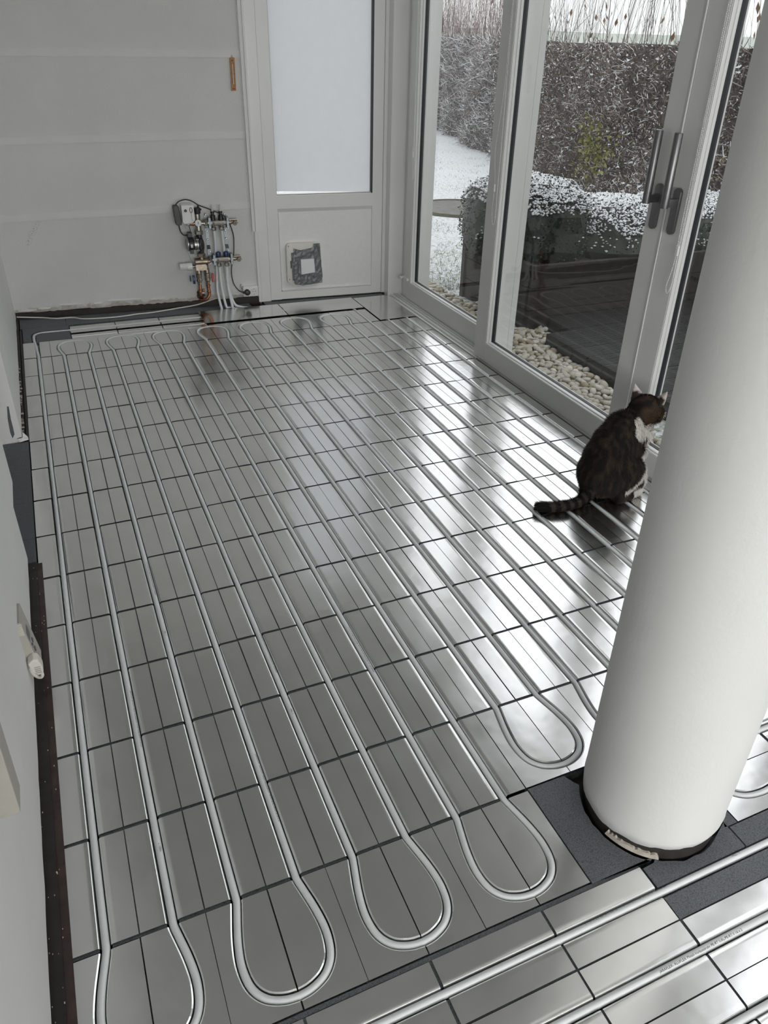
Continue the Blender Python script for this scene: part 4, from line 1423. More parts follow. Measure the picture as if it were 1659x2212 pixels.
P('flap_frame', MB().prism(rrect(1.660, 1.888, 0.104, 0.360, 0.026), 1, -0.018, 0.010), M['cream_plastic'], cf, 0.5, 0.005)
mb = MB()
for sx, sz in ((1.675, 0.342), (1.673, 0.134), (1.884, 0.235)):
    mb.lathe((sx, -0.0178, sz), (0, -1, 0), [(0, 0.0030), (0.0014, 0.0030)], 8)
mb.box(1.683, 1.690, -0.0215, -0.017, 0.205, 0.252)
P('screw_head', mb, M['black_plastic'], cf, None)['kind'] = 'stuff'


def tape(name, pts, o0, seed, amp=0.004, step=0.007):
    """crumpled strip of tape inside a polygon (l, z)"""
    xs_ = [p[0] for p in pts]; zs_ = [p[1] for p in pts]
    bm = bmesh.new()
    vv = [bm.verts.new((p[0], -o0, p[1])) for p in pts]
    bm.faces.new(vv)
    bmesh.ops.triangulate(bm, faces=bm.faces)
    for _ in range(4):
        es = [e for e in bm.edges if e.calc_length() > step * 1.6]
        if not es:
            break
        bmesh.ops.subdivide_edges(bm, edges=es, cuts=1)
        bmesh.ops.triangulate(bm, faces=[f for f in bm.faces if len(f.verts) > 3])
    for v_ in bm.verts:
        q = Vector((v_.co.x * 34, seed, v_.co.z * 34))
        r_ = abs(noise.noise(q)) + 0.5 * abs(noise.noise(q * 2.3))
        v_.co.y -= amp * r_
        v_.co.x += 0.0012 * noise.noise(q * 1.7)
    for f in bm.faces:
        f.smooth = True
    bmesh.ops.recalc_face_normals(bm, faces=bm.faces)
    me = bpy.data.meshes.new(name)
    bm.to_mesh(me); bm.free()
    me.materials.append(M['tape'])
    return put(name, me, cf)


tape('duct_tape', [(1.689, 0.302), (1.722, 0.304), (1.722, 0.122), (1.692, 0.128)], 0.0192, 1, 0.003)
tape('duct_tape', [(1.706, 0.328), (1.752, 0.316), (1.838, 0.330), (1.878, 0.334), (1.880, 0.252), (1.706, 0.258)], 0.0198, 2, 0.010)
tape('duct_tape', [(1.836, 0.352), (1.877, 0.354), (1.892, 0.140), (1.878, 0.104), (1.838, 0.112)], 0.0205, 3, 0.009)
tape('duct_tape', [(1.700, 0.300), (1.750, 0.290), (1.750, 0.150), (1.740, 0.108), (1.704, 0.112)], 0.0212, 4, 0.008)
tape('duct_tape', [(1.702, 0.170), (1.885, 0.180), (1.890, 0.103), (1.760, 0.093), (1.706, 0.102)], 0.0222, 5, 0.012)
P('card', MB().prism([(1.748, 0.260), (1.834, 0.262), (1.838, 0.176), (1.748, 0.166)], 1, -0.0375, -0.0180), M['card'], cf, None)

# ================================================================ SMALL THINGS IN THE ROOM
# loose cable along the far wall
pts = [(0.035, 0.690, 0.02), (0.17, 0.680, 0.006), (0.243, 0.646, 0.004), (0.30, 0.640, 0.004), (0.344, 0.630, 0.004), (0.405, 0.585, 0.004), (0.573, 0.566, 0.004), (0.70, 0.585, 0.004), (0.792, 0.590, 0.004), (0.953, 0.628, 0.004), (1.072, 0.636, 0.012), (1.16, 0.634, 0.034), (1.215, 0.630, 0.048)]
lc = obj('loose_cable', MB().tube(spline(pts, 6), 0.0042, 8), M['cream_plastic'], smooth=1.2)
tag(lc, 'thin pale cable lying along the foot of the far wall', 'cable')

# latch on the frame of the far glass door
la = empty('window_latch', (2.409, 0.0, 0.0))
tag(la, 'small white plastic stop on the corner post beside the far glass door', 'door stop')
mb = MB(); mb.lathe((0.001, 0.422, 0.135), (-1, 0, 0), [(0, 0.011), (0.006, 0.011), (0.010, 0.0085), (0.026, 0.0085), (0.030, 0.011), (0.036, 0.0105), (0.038, 0.006)], 14)
P('stop_body', mb, M['white_plastic'], la)
P('stop_arm', MB().box(-0.016, 0.001, 0.355, 0.418, 0.124, 0.142), M['white_plastic'], la, None, 0.003)


# beaded pull chains of the blinds
def chain(name, label, A_, B_, conn):
    """A_, B_: the two strands from top to the joint at the bottom; conn = index along A_ where the joiner sits"""
    r = empty(name, (0, 0, 0))
    tag(r, label, 'blind chain', 'pull chains of the window blinds')
    path = spline(A_ + list(reversed(B_)), 10)
    L = 0
    mb = MB()
    mb.tube(path, 0.0011, 4)
    P('cord', mb, M['white_plastic'], r, 1.2)
    vs, fs = [], []
    acc = 0.0
    for a, b_ in zip(path[:-1], path[1:]):
        seg_ = (b_ - a).length
        while acc < seg_:
            c = a + (b_ - a) * (acc / seg_)
            n0 = len(vs)
            R_ = 0.0029
            for d in ((R_, 0, 0), (0, R_, 0), (-R_, 0, 0), (0, -R_, 0), (0, 0, R_), (0, 0, -R_)):
                vs.append((c.x + d[0], c.y + d[1], c.z + d[2]))
            for q in range(4):
                fs.append((n0 + q, n0 + (q + 1) % 4, n0 + 4))
                fs.append((n0 + (q + 1) % 4, n0 + q, n0 + 5))
            acc += 0.0062
        acc -= seg_
    o = raw('bead', vs, fs, M['white_plastic'], r, smooth=True)
    o['kind'] = 'stuff'
    c = conn
    P('joiner', MB().box(c[0] - 0.004, c[0] + 0.004, c[1] - 0.0065, c[1] + 0.0065, c[2] - 0.017, c[2] + 0.017), M['white_plastic'], r, None, 0.002)
    return r


chain('blind_chain', 'beaded white pull chain hanging on the door post beside the two grey handles',
      [(2.318, -2.080, 2.44), (2.318, -2.081, 1.62), (2.318, -2.083, 1.30), (2.316, -2.085, 0.98), (2.315, -2.090, 0.86), (2.314, -2.084, 0.79), (2.314, -2.076, 0.755), (2.314, -2.080, 0.730)],
      [(2.318, -2.088, 2.44), (2.318, -2.089, 1.62), (2.318, -2.090, 1.30), (2.316, -2.095, 0.98), (2.315, -2.098, 0.86), (2.314, -2.101, 0.79), (2.314, -2.100, 0.755), (2.314, -2.090, 0.728)], (2.314, -2.092, 0.878))
chain('blind_chain', 'beaded white pull chain bowing away from the far edge of the sliding door frame',
      [(2.318, -0.800, 2.44), (2.318, -0.800, 1.62), (2.318, -0.796, 1.30), (2.318, -0.765, 1.05), (2.316, -0.785, 0.94), (2.315, -0.793, 0.86), (2.314, -0.790, 0.78), (2.314, -0.803, 0.722)],
      [(2.318, -0.808, 2.44), (2.318, -0.808, 1.62), (2.318, -0.812, 1.30), (2.318, -0.817, 1.05), (2.316, -0.820, 0.94), (2.315, -0.822, 0.86), (2.314, -0.828, 0.78), (2.314, -0.820, 0.722)], (2.314, -0.792, 0.883))
chain('blind_chain', 'beaded white pull chain in the far corner on the narrow end glass door',
      [(2.398, 0.342, 2.44), (2.398, 0.341, 1.62), (2.398, 0.338, 1.20), (2.398, 0.334, 0.98), (2.397, 0.340, 0.90), (2.397, 0.336, 0.82), (2.397, 0.330, 0.76)],
      [(2.398, 0.334, 2.44), (2.398, 0.333, 1.62), (2.398, 0.330, 1.20), (2.398, 0.324, 0.98), (2.397, 0.318, 0.90), (2.397, 0.316, 0.82), (2.397, 0.320, 0.76)], (2.397, 0.339, 0.89))

# wedge-shaped controller on the left wall with its plug
wc = empty('wall_controller', (-0.004, -2.53, 0.0))
tag(wc, 'beige wedge-shaped controller box on the left wall with vent slots, buttons and a white plug', 'controller')
mb = MB(); mb.prism([(0.028, 0.046), (0.056, 0.052), (0.060, 0.062), (0.0425, 0.228), (0.028, 0.230)], 1, 0.0, 0.085)
cb = P('casing', mb, M['beige_plastic'], wc, None, 0.002)
mb = MB()
for q in range(9):
    zz = 0.190 + q * 0.0042
    mb.box(0.030, 0.0445, -0.0012, 0.0, zz, zz + 0.0018)
P('vent_slot', mb, M['cream_plastic'], cb, None)['kind'] = 'stuff'
mb = MB()
def front_x(z):
    return 0.0425 + (0.228 - z) * (0.0175 / 0.166)
mb.add([(front_x(0.185) + 0.0006, 0.012, 0.185), (front_x(0.155) + 0.0006, 0.012, 0.155), (front_x(0.155) + 0.0006, 0.050, 0.155), (front_x(0.185) + 0.0006, 0.050, 0.185)], [(0, 1, 2, 3)])
P('display', mb, M['handle'], cb, None)
for zz, yy_ in ((0.138, 0.018), (0.138, 0.040), (0.118, 0.028), (0.098, 0.022)):
    P('button', MB().lathe((front_x(zz), yy_, zz), (1, 0, 0.1), [(0, 0.007), (0.002, 0.007), (0.003, 0.005)], 10), M['handle'], cb)
mb = MB()
mb.prism([(0.036, 0.118), (0.050, 0.130), (0.061, 0.124), (0.067, 0.100), (0.066, 0.080), (0.054, 0.074), (0.040, 0.088)], 1, -0.030, 0.002)
pg = P('plug', mb, M['cream_plastic'], wc, None, 0.004)
mb = MB()
for q in range(4):
    mb.box(0.048, 0.062, -0.0312, -0.030, 0.084 + q * 0.006, 0.0865 + q * 0.006)
P('grip_rib', mb, M['beige_plastic'], pg, None)['kind'] = 'stuff'
P('plug_lead', MB().tube(spline([(0.059, -0.016, 0.078), (0.060, -0.018, 0.064), (0.055, -0.016, 0.056), (0.046, -0.010, 0.056), (0.038, -0.004, 0.066), (0.034, 0.002, 0.080)], 5), 0.0042, 8), M['cream_plastic'], wc, 1.2)

# pale box nearer to the camera on the same wall
wb = empty('wall_box', (0.0, -3.30, 0.0))
tag(wb, 'plain pale box on the left wall at the lower left picture edge', 'wall box')
P('casing', MB().prism([(0.030, 0.440), (0.0700, 0.442), (0.0735, 0.600), (0.030, 0.602)], 1, 0.0, 0.055), M['beige_plastic'], wb, None, 0.002)
# ================================================================ OUTSIDE
GZ = -0.15
# deck of charcoal boards
dk = empty('deck', (3.02, 0, GZ))
tag(dk, 'dark charcoal board terrace outside the glass doors', 'deck')
mb = MB().box(0, 0.142, 0, 0.139, 0, 0)
mb = MB()
prof = []
y = 0.0
vs = MB().box(0.0, 3.6, 0.002, 0.140, 0.0, 0.096)
for q in range(9):
    vs.box(0.0, 3.6, 0.008 + q * 0.0145, 0.016 + q * 0.0145, 0.096, 0.0985)
me_plank = vs.mesh('plank', M['deck'], None)
for i in range(35):
    y = -0.102 - 0.1445 * (i + 1)
    x = 0.0 if y < -0.46 else 0.21
    o = put('plank', me_plank, dk, (x + random.uniform(-0.003, 0.003), y, random.uniform(-0.001, 0.001)))

# timber planter along the end of the terrace
pn = empty('planter', (3.07, -0.10, GZ))
tag(pn, 'dark timber planter wall under the snowy box bushes', 'planter')
for i in range(3):
    P('board', MB().box(0.0, 3.4, 0.0, 0.040, i * 0.145 + 0.001, i * 0.145 + 0.142), M['timber'], pn, None, 0.003)
    P('board', MB().box(-0.012, 0.028, 0.042, 0.90, i * 0.145 + 0.001, i * 0.145 + 0.142), M['timber'], pn, None, 0.003)
P('corner_post', MB().box(-0.030, 0.010, 0.860, 0.905, 0.0, 0.436), M['timber'], pn, None, 0.003)
P('soil', MB().box(0.03, 3.4, 0.04, 0.90, 0.0, 0.40), M['subfloor'], pn, None)

# round manhole cover in the lawn
mh = empty('manhole_cover', (4.62, 3.82, GZ))
tag(mh, 'round grey concrete manhole cover lying in the snowy lawn', 'manhole cover')
P('cover', MB().lathe((0, 0, -0.02), (0, 0, 1), [(0, 0.46), (0.034, 0.46), (0.038, 0.455)], 40), M['concrete'], mh)
vs, fs = [], []
for k in range(60):
    a = 2 * math.pi * k / 60
    r0 = 0.455
    r1 = 0.50 + 0.03 * noise.noise(Vector((math.cos(a) * 3, math.sin(a) * 3, 2)))
    for rr, zz in ((r0, 0.012), ((r0 + r1) / 2, 0.03 + 0.008 * noise.noise(Vector((k, 0, 0)))), (r1, -0.005)):
        vs.append((rr * math.cos(a), rr * math.sin(a), zz))
for k in range(60):
    k2 = (k + 1) % 60
    for q in range(2):
        fs.append((k * 3 + q, k2 * 3 + q, k2 * 3 + q + 1, k * 3 + q + 1))
P('moss_rim', MB().add(vs, fs), M['moss'], mh, 1.5)


# pebbles along the house
def pebble_mesh(seed, mat):
    rnd = random.Random(seed)
    a, b_, c = rnd.uniform(0.020, 0.032), rnd.uniform(0.015, 0.022), rnd.uniform(0.010, 0.016)
    bm = bmesh.new()
    bmesh.ops.create_icosphere(bm, subdivisions=2, radius=1.0)
    off = Vector((seed * 3.7, seed * 1.3, 0))
    for v_ in bm.verts:
        n_ = 1 + 0.16 * noise.noise(v_.co * 1.4 + off)
        v_.co = Vector((v_.co.x * a * n_, v_.co.y * b_ * n_, v_.co.z * c * n_))
    for f in bm.faces:
        f.smooth = True
    me = bpy.data.meshes.new('pebble')
    bm.to_mesh(me); bm.free()
    me.materials.append(mat)
    return me


PM = [pebble_mesh(i, (M['pebble_a'], M['pebble_b'], M['pebble_a'], M['pebble_c'])[i % 4]) for i in range(12)]


def edge_x(y):
    """outer edge of the pebble strip"""
    if y > 0.55:
        return 2.90 + 0.05 * (y - 0.55) + 0.06
    if y > -0.07:
        return 3.045
    if y > -0.46:
        return 3.20 - (-0.07 - y) * 0.10
    if y > -1.0:
        return 3.02
    return max(2.62, 3.02 - (-1.0 - y) * 0.30)


spots = []
tries = 0
while len(spots) < 1500 and tries < 60000:
    tries += 1
    y = random.uniform(-2.1, 1.15)
    x = random.uniform(2.56, 3.2)
    if x > edge_x(y) - 0.012 or (x > 3.03 and not (-0.46 < y < -0.12)):
        continue
    if any((x - a) ** 2 + (y - b_) ** 2 < 0.030 ** 2 for a, b_ in spots):
        continue
    spots.append((x, y))


def seen(x, y):
    """rough test of what the two glass panes show of the strip"""
    # crossing of the sight line with the door plane
    t = (2.44 - 0.273) / (x - 0.273)
    yc = -4.226 + (y + 4.226) * t
    zc = 1.493 + (GZ - 1.493) * t
    return zc > 0.10 and ((-0.70 < yc < 0.25) or (-1.90 < yc < -0.82))


vis = [s_ for s_ in spots if seen(*s_)]
rest = [s_ for s_ in spots if not seen(*s_)]
random.shuffle(vis)
vis.sort(key=lambda s_: (s_[0] - 0.27) ** 2 + (s_[1] + 4.2) ** 2)
peb0 = None
for i, (x, y) in enumerate(vis[:300]):
    o = bpy.data.objects.new('pebble', PM[random.randrange(12)])
    COL.objects.link(o)
    o.location = (x, y, GZ + 0.012 + random.uniform(0, 0.020))
    o.rotation_euler = (random.uniform(-0.5, 0.5), random.uniform(-0.5, 0.5), random.uniform(0, 6.28))
    s_ = random.uniform(0.85, 1.25)
    o.scale = (s_, s_, s_)
    tag(o, 'smooth cream pebble in the gravel strip outside the glass doors', 'pebble', 'pebbles outside the glass doors')
vs, fs, mi = [], [], []
for (x, y) in vis[300:] + rest:
    for rep in range(1):
        me = PM[random.randrange(12)]
        mt = Matrix.Translation((x, y, GZ + 0.010 + random.uniform(0, 0.018))) @ Matrix.Rotation(random.uniform(0, 6.28), 4, 'Z') @ Matrix.Rotation(random.uniform(-0.4, 0.4), 4, 'X')
        n0 = len(vs)
        vs += [tuple(mt @ v_.co) for v_ in me.vertices]
        fs += [tuple(i + n0 for i in p.vertices) for p in me.polygons]
for (x, y) in spots:
    me = PM[random.randrange(12)]
    mt = Matrix.Translation((x + random.uniform(-.02, .02), y + random.uniform(-.02, .02), GZ + 0.001)) @ Matrix.Rotation(random.uniform(0, 6.28), 4, 'Z')
    n0 = len(vs)
    vs += [tuple(mt @ v_.co) for v_ in me.vertices]
    fs += [tuple(i + n0 for i in p.vertices) for p in me.polygons]
pb = raw('pebble_bed', vs, fs, M['pebble_a'], smooth=True)
tag(pb, 'bed of small pale pebbles along the house wall outside', 'pebbles', kind='stuff')

# grass and snow tufts on the near lawn
vs, fs, mi = [], [], []
for i in range(16000):
    t = random.random() ** 1.5
    y = 0.95 + 7.5 * t
    x = 2.62 + (0.5 + 0.52 * (y)) * random.random() * 1.25
    if x > 3.0 and y < 0.95:
        continue
    if (x - 4.62) ** 2 + (y - 3.82) ** 2 < 0.25:
        continue
    if noise.noise(Vector((x * 2.2, y * 2.2, 0))) < -0.15 + 0.25 * t:
        continue
    h = random.uniform(0.012, 0.034)
    a = random.uniform(0, 6.28)
    w = random.uniform(0.002, 0.004)
    n0 = len(vs)
    dx, dy = math.cos(a) * w, math.sin(a) * w
    lx, ly = random.gauss(0, 0.014), random.gauss(0, 0.014)
    vs += [(x - dx, y - dy, GZ - 0.002), (x + dx, y + dy, GZ - 0.002), (x + lx, y + ly, GZ + h)]
    fs.append((n0, n0 + 1, n0 + 2))
    mi.append(0 if random.random() < 0.42 else 1)
gr = raw('lawn_grass', vs, fs, [M['grass'], M['snow']], idx=mi)
tag(gr, 'short winter grass blades poking through the snow', 'grass', kind='stuff')


# ---- box bushes in the planter
def blob_core(cx, cy, cz, rx, ry, rz, seed, sub=3):
    bm = bmesh.new()
    bmesh.ops.create_icosphere(bm, subdivisions=sub, radius=1.0)
    out = []
    for v_ in bm.verts:
        c = v_.co
        # squared-off clipped bush
        q = Vector((math.copysign(abs(c.x) ** 0.75, c.x), math.copysign(abs(c.y) ** 0.75, c.y), math.copysign(abs(c.z) ** 0.7, c.z)))
        n_ = 1 + 0.14 * noise.noise(c * 2.6 + Vector((seed, 0, 0))) + 0.08 * noise.noise(c * 7 + Vector((seed, 2, 0)))
        v_.co = Vector((cx + q.x * rx * n_, cy + q.y * ry * n_, cz + q.z * rz * n_))
    bm.normal_update()
    pts = [(v_.co.copy(), v_.normal.copy()) for v_ in bm.verts]
    tris = [[v_.co.copy() for v_ in f.verts] + [f.normal.copy(), f.calc_area()] for f in bm.faces]
    vs_ = [tuple(v_.co) for v_ in bm.verts]
    fs_ = [tuple(v_.index for v_ in f.verts) for f in bm.faces]
    bm.free()
    return vs_, fs_, tris


def scatter(tris, n, rnd):
    import bisect
    acc, cum = 0.0, []
    for t in tris:
        acc += t[4]
        cum.append(acc)
    for _ in range(n):
        t = tris[min(bisect.bisect(cum, rnd.random() * acc), len(tris) - 1)]
        a, b_ = rnd.random(), rnd.random()
        if a + b_ > 1:
            a, b_ = 1 - a, 1 - b_
        yield t[0] + (t[1] - t[0]) * a + (t[2] - t[0]) * b_, t[3]


def bush(name, label, group, lumps, nleaf, nsnow, seed, leafsize=0.013, snow_low=0.34):
    rnd = random.Random(seed)
    r = empty(name, (lumps[0][0], lumps[0][1], 0.25))
    tag(r, label, 'bush', group)
    o0 = Vector(r.location)
    cv, cf_, alltris = [], [], []
    for i, L in enumerate(lumps):
        a, b_, t = blob_core(*L, seed=seed + i)
        n0 = len(cv)
        cv += [tuple(Vector(p) - o0) for p in a]
        cf_ += [tuple(q + n0 for q in f) for f in b_]
        alltris += t
    raw('core', cv, cf_, M['leaf'], r)
    vs, fs = [], []
    for p, nrm in scatter(alltris, nleaf, rnd):
        p = p + nrm * rnd.uniform(-0.01, 0.035) - o0
        d = (nrm + Vector((rnd.gauss(0, .6), rnd.gauss(0, .6), rnd.gauss(0.2, .6)))).normalized()
        s_ = d.orthogonal().normalized()
        s_ = (Matrix.Rotation(rnd.uniform(0, 6.28), 3, d) @ s_)
        ln = leafsize * rnd.uniform(0.7, 1.5)
        n0 = len(vs)
        vs += [tuple(p), tuple(p + d * ln * .5 + s_ * ln * .38), tuple(p + d * ln), tuple(p + d * ln * .5 - s_ * ln * .38)]
        fs.append((n0, n0 + 1, n0 + 2, n0 + 3))
    raw('leaves', vs, fs, M['leaf'], r)['kind'] = 'stuff'
    vs, fs = [], []
    for p, nrm in scatter(alltris, nsnow * 14, rnd):
        up = nrm.z + 0.35 * noise.noise(p * 9) + rnd.gauss(0, 0.14)
        if up < (snow_low + 0.20 if p.z < lumps[0][2] + 0.12 else snow_low):
            continue
        p = p + nrm * 0.028 - o0
        s_ = rnd.uniform(0.006, 0.015)
        n0 = len(vs)
        ax = Vector((rnd.gauss(0, 1), rnd.gauss(0, 1), rnd.gauss(0, .35))).normalized()
        bx = Vector((0, 0, 1)).cross(ax).normalized()
        cx_ = ax.cross(bx)
        for q in (ax * s_, bx * s_ * .75, -ax * s_, -bx * s_ * .75, cx_ * s_ * .5, -cx_ * s_ * .4):
            vs.append(tuple(p + q))
        for q in range(4):
            fs.append((n0 + q, n0 + (q + 1) % 4, n0 + 4))
            fs.append((n0 + (q + 1) % 4, n0 + q, n0 + 5))
    raw('snow', vs, fs, M['snow'], r, smooth=True)['kind'] = 'stuff'
    return r


bush('box_bush', 'taller snow-capped box bush at the house end of the timber planter', 'box bushes on the terrace planter',
     [(3.34, 0.40, 0.44, 0.33, 0.42, 0.265), (3.16, 0.62, 0.42, 0.19, 0.22, 0.24)], 9000, 1500, 11)
bush('box_bush', 'lower wide box bush thick with snow, behind the taller one', 'box bushes on the terrace planter',
     [(4.05, 0.40, 0.30, 0.52, 0.48, 0.245), (4.80, 0.42, 0.30, 0.50, 0.48, 0.23), (5.5, 0.45, 0.30, 0.50, 0.46, 0.22)], 12000, 3200, 23)

# ---- tall wild hedge beyond the lawn, with bare shoots above it
rnd = random.Random(5)
HB = Vector((7.60, 8.506, 0)); HD = Vector((0.25, 1.0, 0)).normalized(); HN = Vector((-HD.y, HD.x, 0))     # HN points to the lawn
th_ = empty('tall_hedge', (6.6, 4.5, GZ))
tag(th_, 'tall tangled hedge dusted with snow at the far side of the lawn', 'hedge')
ho = Vector(th_.location)


def hedge_face(s_, h):
    """point on the lawn-side face; s_ runs along the hedge, h is height above ground"""
    p = HB + HD * s_
    bulge = 0.22 * noise.noise(Vector((s_ * 0.9, h * 1.2, 0))) + 0.09 * noise.noise(Vector((s_ * 3.1, h * 3.3, 5)))
    lean = 0.16 * (1 - h / 1.65)
    return Vector((p.x, p.y, GZ + h)) + HN * (bulge + lean - 0.05)


def top_h(s_):
    return 1.64 + 0.05 * noise.noise(Vector((s_ * 1.5, 0, 9))) + (0.03 if s_ > 1 else 0)


vs, fs = [], []
NS, NH = 150, 12
for i in range(NS + 1):
    s_ = -14 + 22 * i / NS
    for k in range(NH + 1):
        h = top_h(s_) * k / NH
        vs.append(tuple(hedge_face(s_, h) - ho))
    p = hedge_face(s_, top_h(s_)) - HN * 0.9
    vs.append(tuple(p - ho))
for i in range(NS):
    for k in range(NH + 1):
        a = i * (NH + 2) + k
        fs.append((a, a + NH + 2, a + NH + 3, a + 1))
raw('thicket', vs, fs, M['hedge_core'], th_)


def prism_twig(vs, fs, a, b_, r0, r1, c=None):
    d = (b_ - a)
    if d.length < 1e-6:
        return
    n_ = d.normalized().orthogonal().normalized()
    m_ = d.normalized().cross(n_)
    n0 = len(vs)
    for p, r_ in ((a, r0), (b_, r1)):
        for k in range(3):
            t = 2.094 * k
            vs.append(tuple(p + (n_ * math.cos(t) + m_ * math.sin(t)) * r_ - ho))
    for k in range(3):
        k2 = (k + 1) % 3
        fs.append((n0 + k, n0 + k2, n0 + 3 + k2, n0 + 3 + k))


vs, fs, sv, sf, lv, lf, lm = [], [], [], [], [], [], []
for i in range(15000):
    s_ = -8.2 + 14.5 * rnd.random() if i < 13500 else -12 + 4 * rnd.random()
    h = top_h(s_) * (rnd.random() ** 0.85)
    p = hedge_face(s_, h) + HN * rnd.uniform(-0.02, 0.10)
    reach = s_ > -0.5
    d = (HN * rnd.uniform(0.0, 1.0) + HD * rnd.gauss(0, 0.8) + Vector((0, 0, rnd.gauss(0.25, 0.6)))).normalized()
    ln = rnd.uniform(0.05, 0.20) * (1.5 if reach else 0.75)
    mid = p + d * ln * 0.5 + Vector((rnd.gauss(0, .012), rnd.gauss(0, .012), rnd.gauss(0, .012)))
    end = p + d * ln + Vector((rnd.gauss(0, .02), rnd.gauss(0, .02), rnd.gauss(0, .02)))
    r_ = rnd.uniform(0.0022, 0.0042)
    prism_twig(vs, fs, p, mid, r_ * 1.2, r_)
    prism_twig(vs, fs, mid, end, r_, r_ * 0.5)
    if rnd.random() < (0.42 if not reach else 0.75):
        off = Vector((0, 0, r_ * 1.1))
        k = rnd.uniform(0.0020, 0.0040) if not reach else rnd.uniform(0.0026, 0.0052)
        prism_twig(sv, sf, p.lerp(mid, 0.4) + off, mid + off, k, k)
        if rnd.random() < 0.55:
            prism_twig(sv, sf, mid + off, end + off, k, k * 0.6)
raw('twigs', vs, fs, M['twig'], th_)['kind'] = 'stuff'
# small leaves with snow on them
for i in range(14000):
    s_ = -8.2 + 14.5 * rnd.random()
    h = top_h(s_) * rnd.random()
    p = hedge_face(s_, h) + HN * rnd.uniform(0.0, 0.13) - ho
    d = Vector((rnd.gauss(0, 1), rnd.gauss(0, 1), rnd.gauss(-0.2, .7))).normalized()
    s2 = d.orthogonal().normalized()
    s2 = Matrix.Rotation(rnd.uniform(0, 6.28), 3, d) @ s2
    ln = rnd.uniform(0.014, 0.034)
    n0 = len(lv)
    lv += [tuple(p), tuple(p + d * ln * .5 + s2 * ln * .32), tuple(p + d * ln), tuple(p + d * ln * .5 - s2 * ln * .32)]
    lf.append((n0, n0 + 1, n0 + 2, n0 + 3))
    g = noise.noise(Vector((s_ * 0.7, h * 1.5, 3)))
    lm.append(1 if (g > 0.22 and h < 1.0 and rnd.random() < 0.5) else (2 if rnd.random() < 0.35 else 0))
    if rnd.random() < 0.42:
        q = Vector(p) + ho + Vector((0, 0, 0.006))
        k = rnd.uniform(0.0028, 0.0062)
        prism_twig(sv, sf, q - d * ln * .2, q + d * ln * 0.9, k, k * 0.7)
raw('leaves', lv, lf, [M['twig'], M['leaf_yellow'], M['leaf_dry']], th_, idx=lm)['kind'] = 'stuff'
# yellow-green clump low in the near part
lv, lf = [], []
for i in range(380):
    p = hedge_face(-5.05 + rnd.gauss(0, 0.30), 0.62 + rnd.gauss(0, 0.16)) + HN * rnd.uniform(0.10, 0.24) - ho
    d = Vector((rnd.gauss(0, 1), rnd.gauss(0, 1), rnd.gauss(-0.4, .5))).normalized()
    s2 = Matrix.Rotation(rnd.uniform(0, 6.28), 3, d) @ d.orthogonal().normalized()
    ln = rnd.uniform(0.03, 0.07)
    n0 = len(lv)
    lv += [tuple(p), tuple(p + d * ln * .5 + s2 * ln * .3), tuple(p + d * ln), tuple(p + d * ln * .5 - s2 * ln * .3)]
    lf.append((n0, n0 + 1, n0 + 2, n0 + 3))
raw('yellow_leaves', lv, lf, M['leaf_yellow'], th_)['kind'] = 'stuff'
# bigger snowy clumps caught on leaves
for i in range(420):
    s_ = -8.2 + 9 * rnd.random()
    p = hedge_face(s_, top_h(s_) * rnd.random()) + HN * rnd.uniform(0.08, 0.18)
    for q in range(2):
        d = Vector((rnd.gauss(0, 1), rnd.gauss(0, 1), rnd.gauss(0, .4))).normalized() * rnd.uniform(0.012, 0.035)
        prism_twig(sv, sf, p, p + d, rnd.uniform(0.006, 0.013), 0.004)
raw('snow', sv, sf, M['snow'], th_)['kind'] = 'stuff'
# bare shoots rising above the clipped top
for nm, mt, s0, s1, cnt in (('red_shoots', 'shoot_red', 0.0, 6.5, 620), ('grey_shoots', 'shoot', -9.5, 0.0, 330)):
    vs, fs = [], []
    for i in range(cnt):
        s_ = rnd.uniform(s0, s1)
        p = hedge_face(s_, top_h(s_) - 0.15) - HN * rnd.uniform(0.05, 0.75)
        ln = rnd.uniform(0.35, 1.5) * 1.2
        d = (Vector((0, 0, 1)) + HD * rnd.gauss(0.05, 0.16) + HN * rnd.gauss(0, 0.14)).normalized()
        r_ = rnd.uniform(0.0020, 0.0040) if rnd.random() > 0.06 else rnd.uniform(0.006, 0.010)
        q = p
        k = 4
        for t in range(k):
            d = (d + Vector((rnd.gauss(0, .05), rnd.gauss(0, .05), 0.02))).normalized()
            q2 = q + d * ln / k
            prism_twig(vs, fs, q, q2, r_ * (1 - 0.2 * t), r_ * (1 - 0.2 * (t + 1)))
            if rnd.random() < 0.55:
                sd = (d + Vector((rnd.gauss(0, .5), rnd.gauss(0, .5), 0))).normalized()
                prism_twig(vs, fs, q2, q2 + sd * ln * rnd.uniform(0.12, 0.35), r_ * 0.55, r_ * 0.25)
            q = q2
    raw(nm, vs, fs, M[mt], th_)['kind'] = 'stuff'
lv, lf = [], []
for i in range(150):
    s_ = rnd.uniform(-8.5, 2)
    p = hedge_face(s_, top_h(s_)) - HN * rnd.uniform(0, 0.6) + Vector((0, 0, rnd.uniform(0, 0.9))) - ho
    ln = rnd.uniform(0.05, 0.10)
    d = Vector((rnd.gauss(0, .3), rnd.gauss(0, .3), -1)).normalized()
    s2 = Matrix.Rotation(rnd.uniform(0, 6.28), 3, d) @ d.orthogonal().normalized()
    n0 = len(lv)
    lv += [tuple(p), tuple(p + d * ln * .5 + s2 * ln * .22), tuple(p + d * ln), tuple(p + d * ln * .5 - s2 * ln * .22)]
    lf.append((n0, n0 + 1, n0 + 2, n0 + 3))
raw('dry_leaves', lv, lf, M['leaf_dry'], th_)['kind'] = 'stuff'

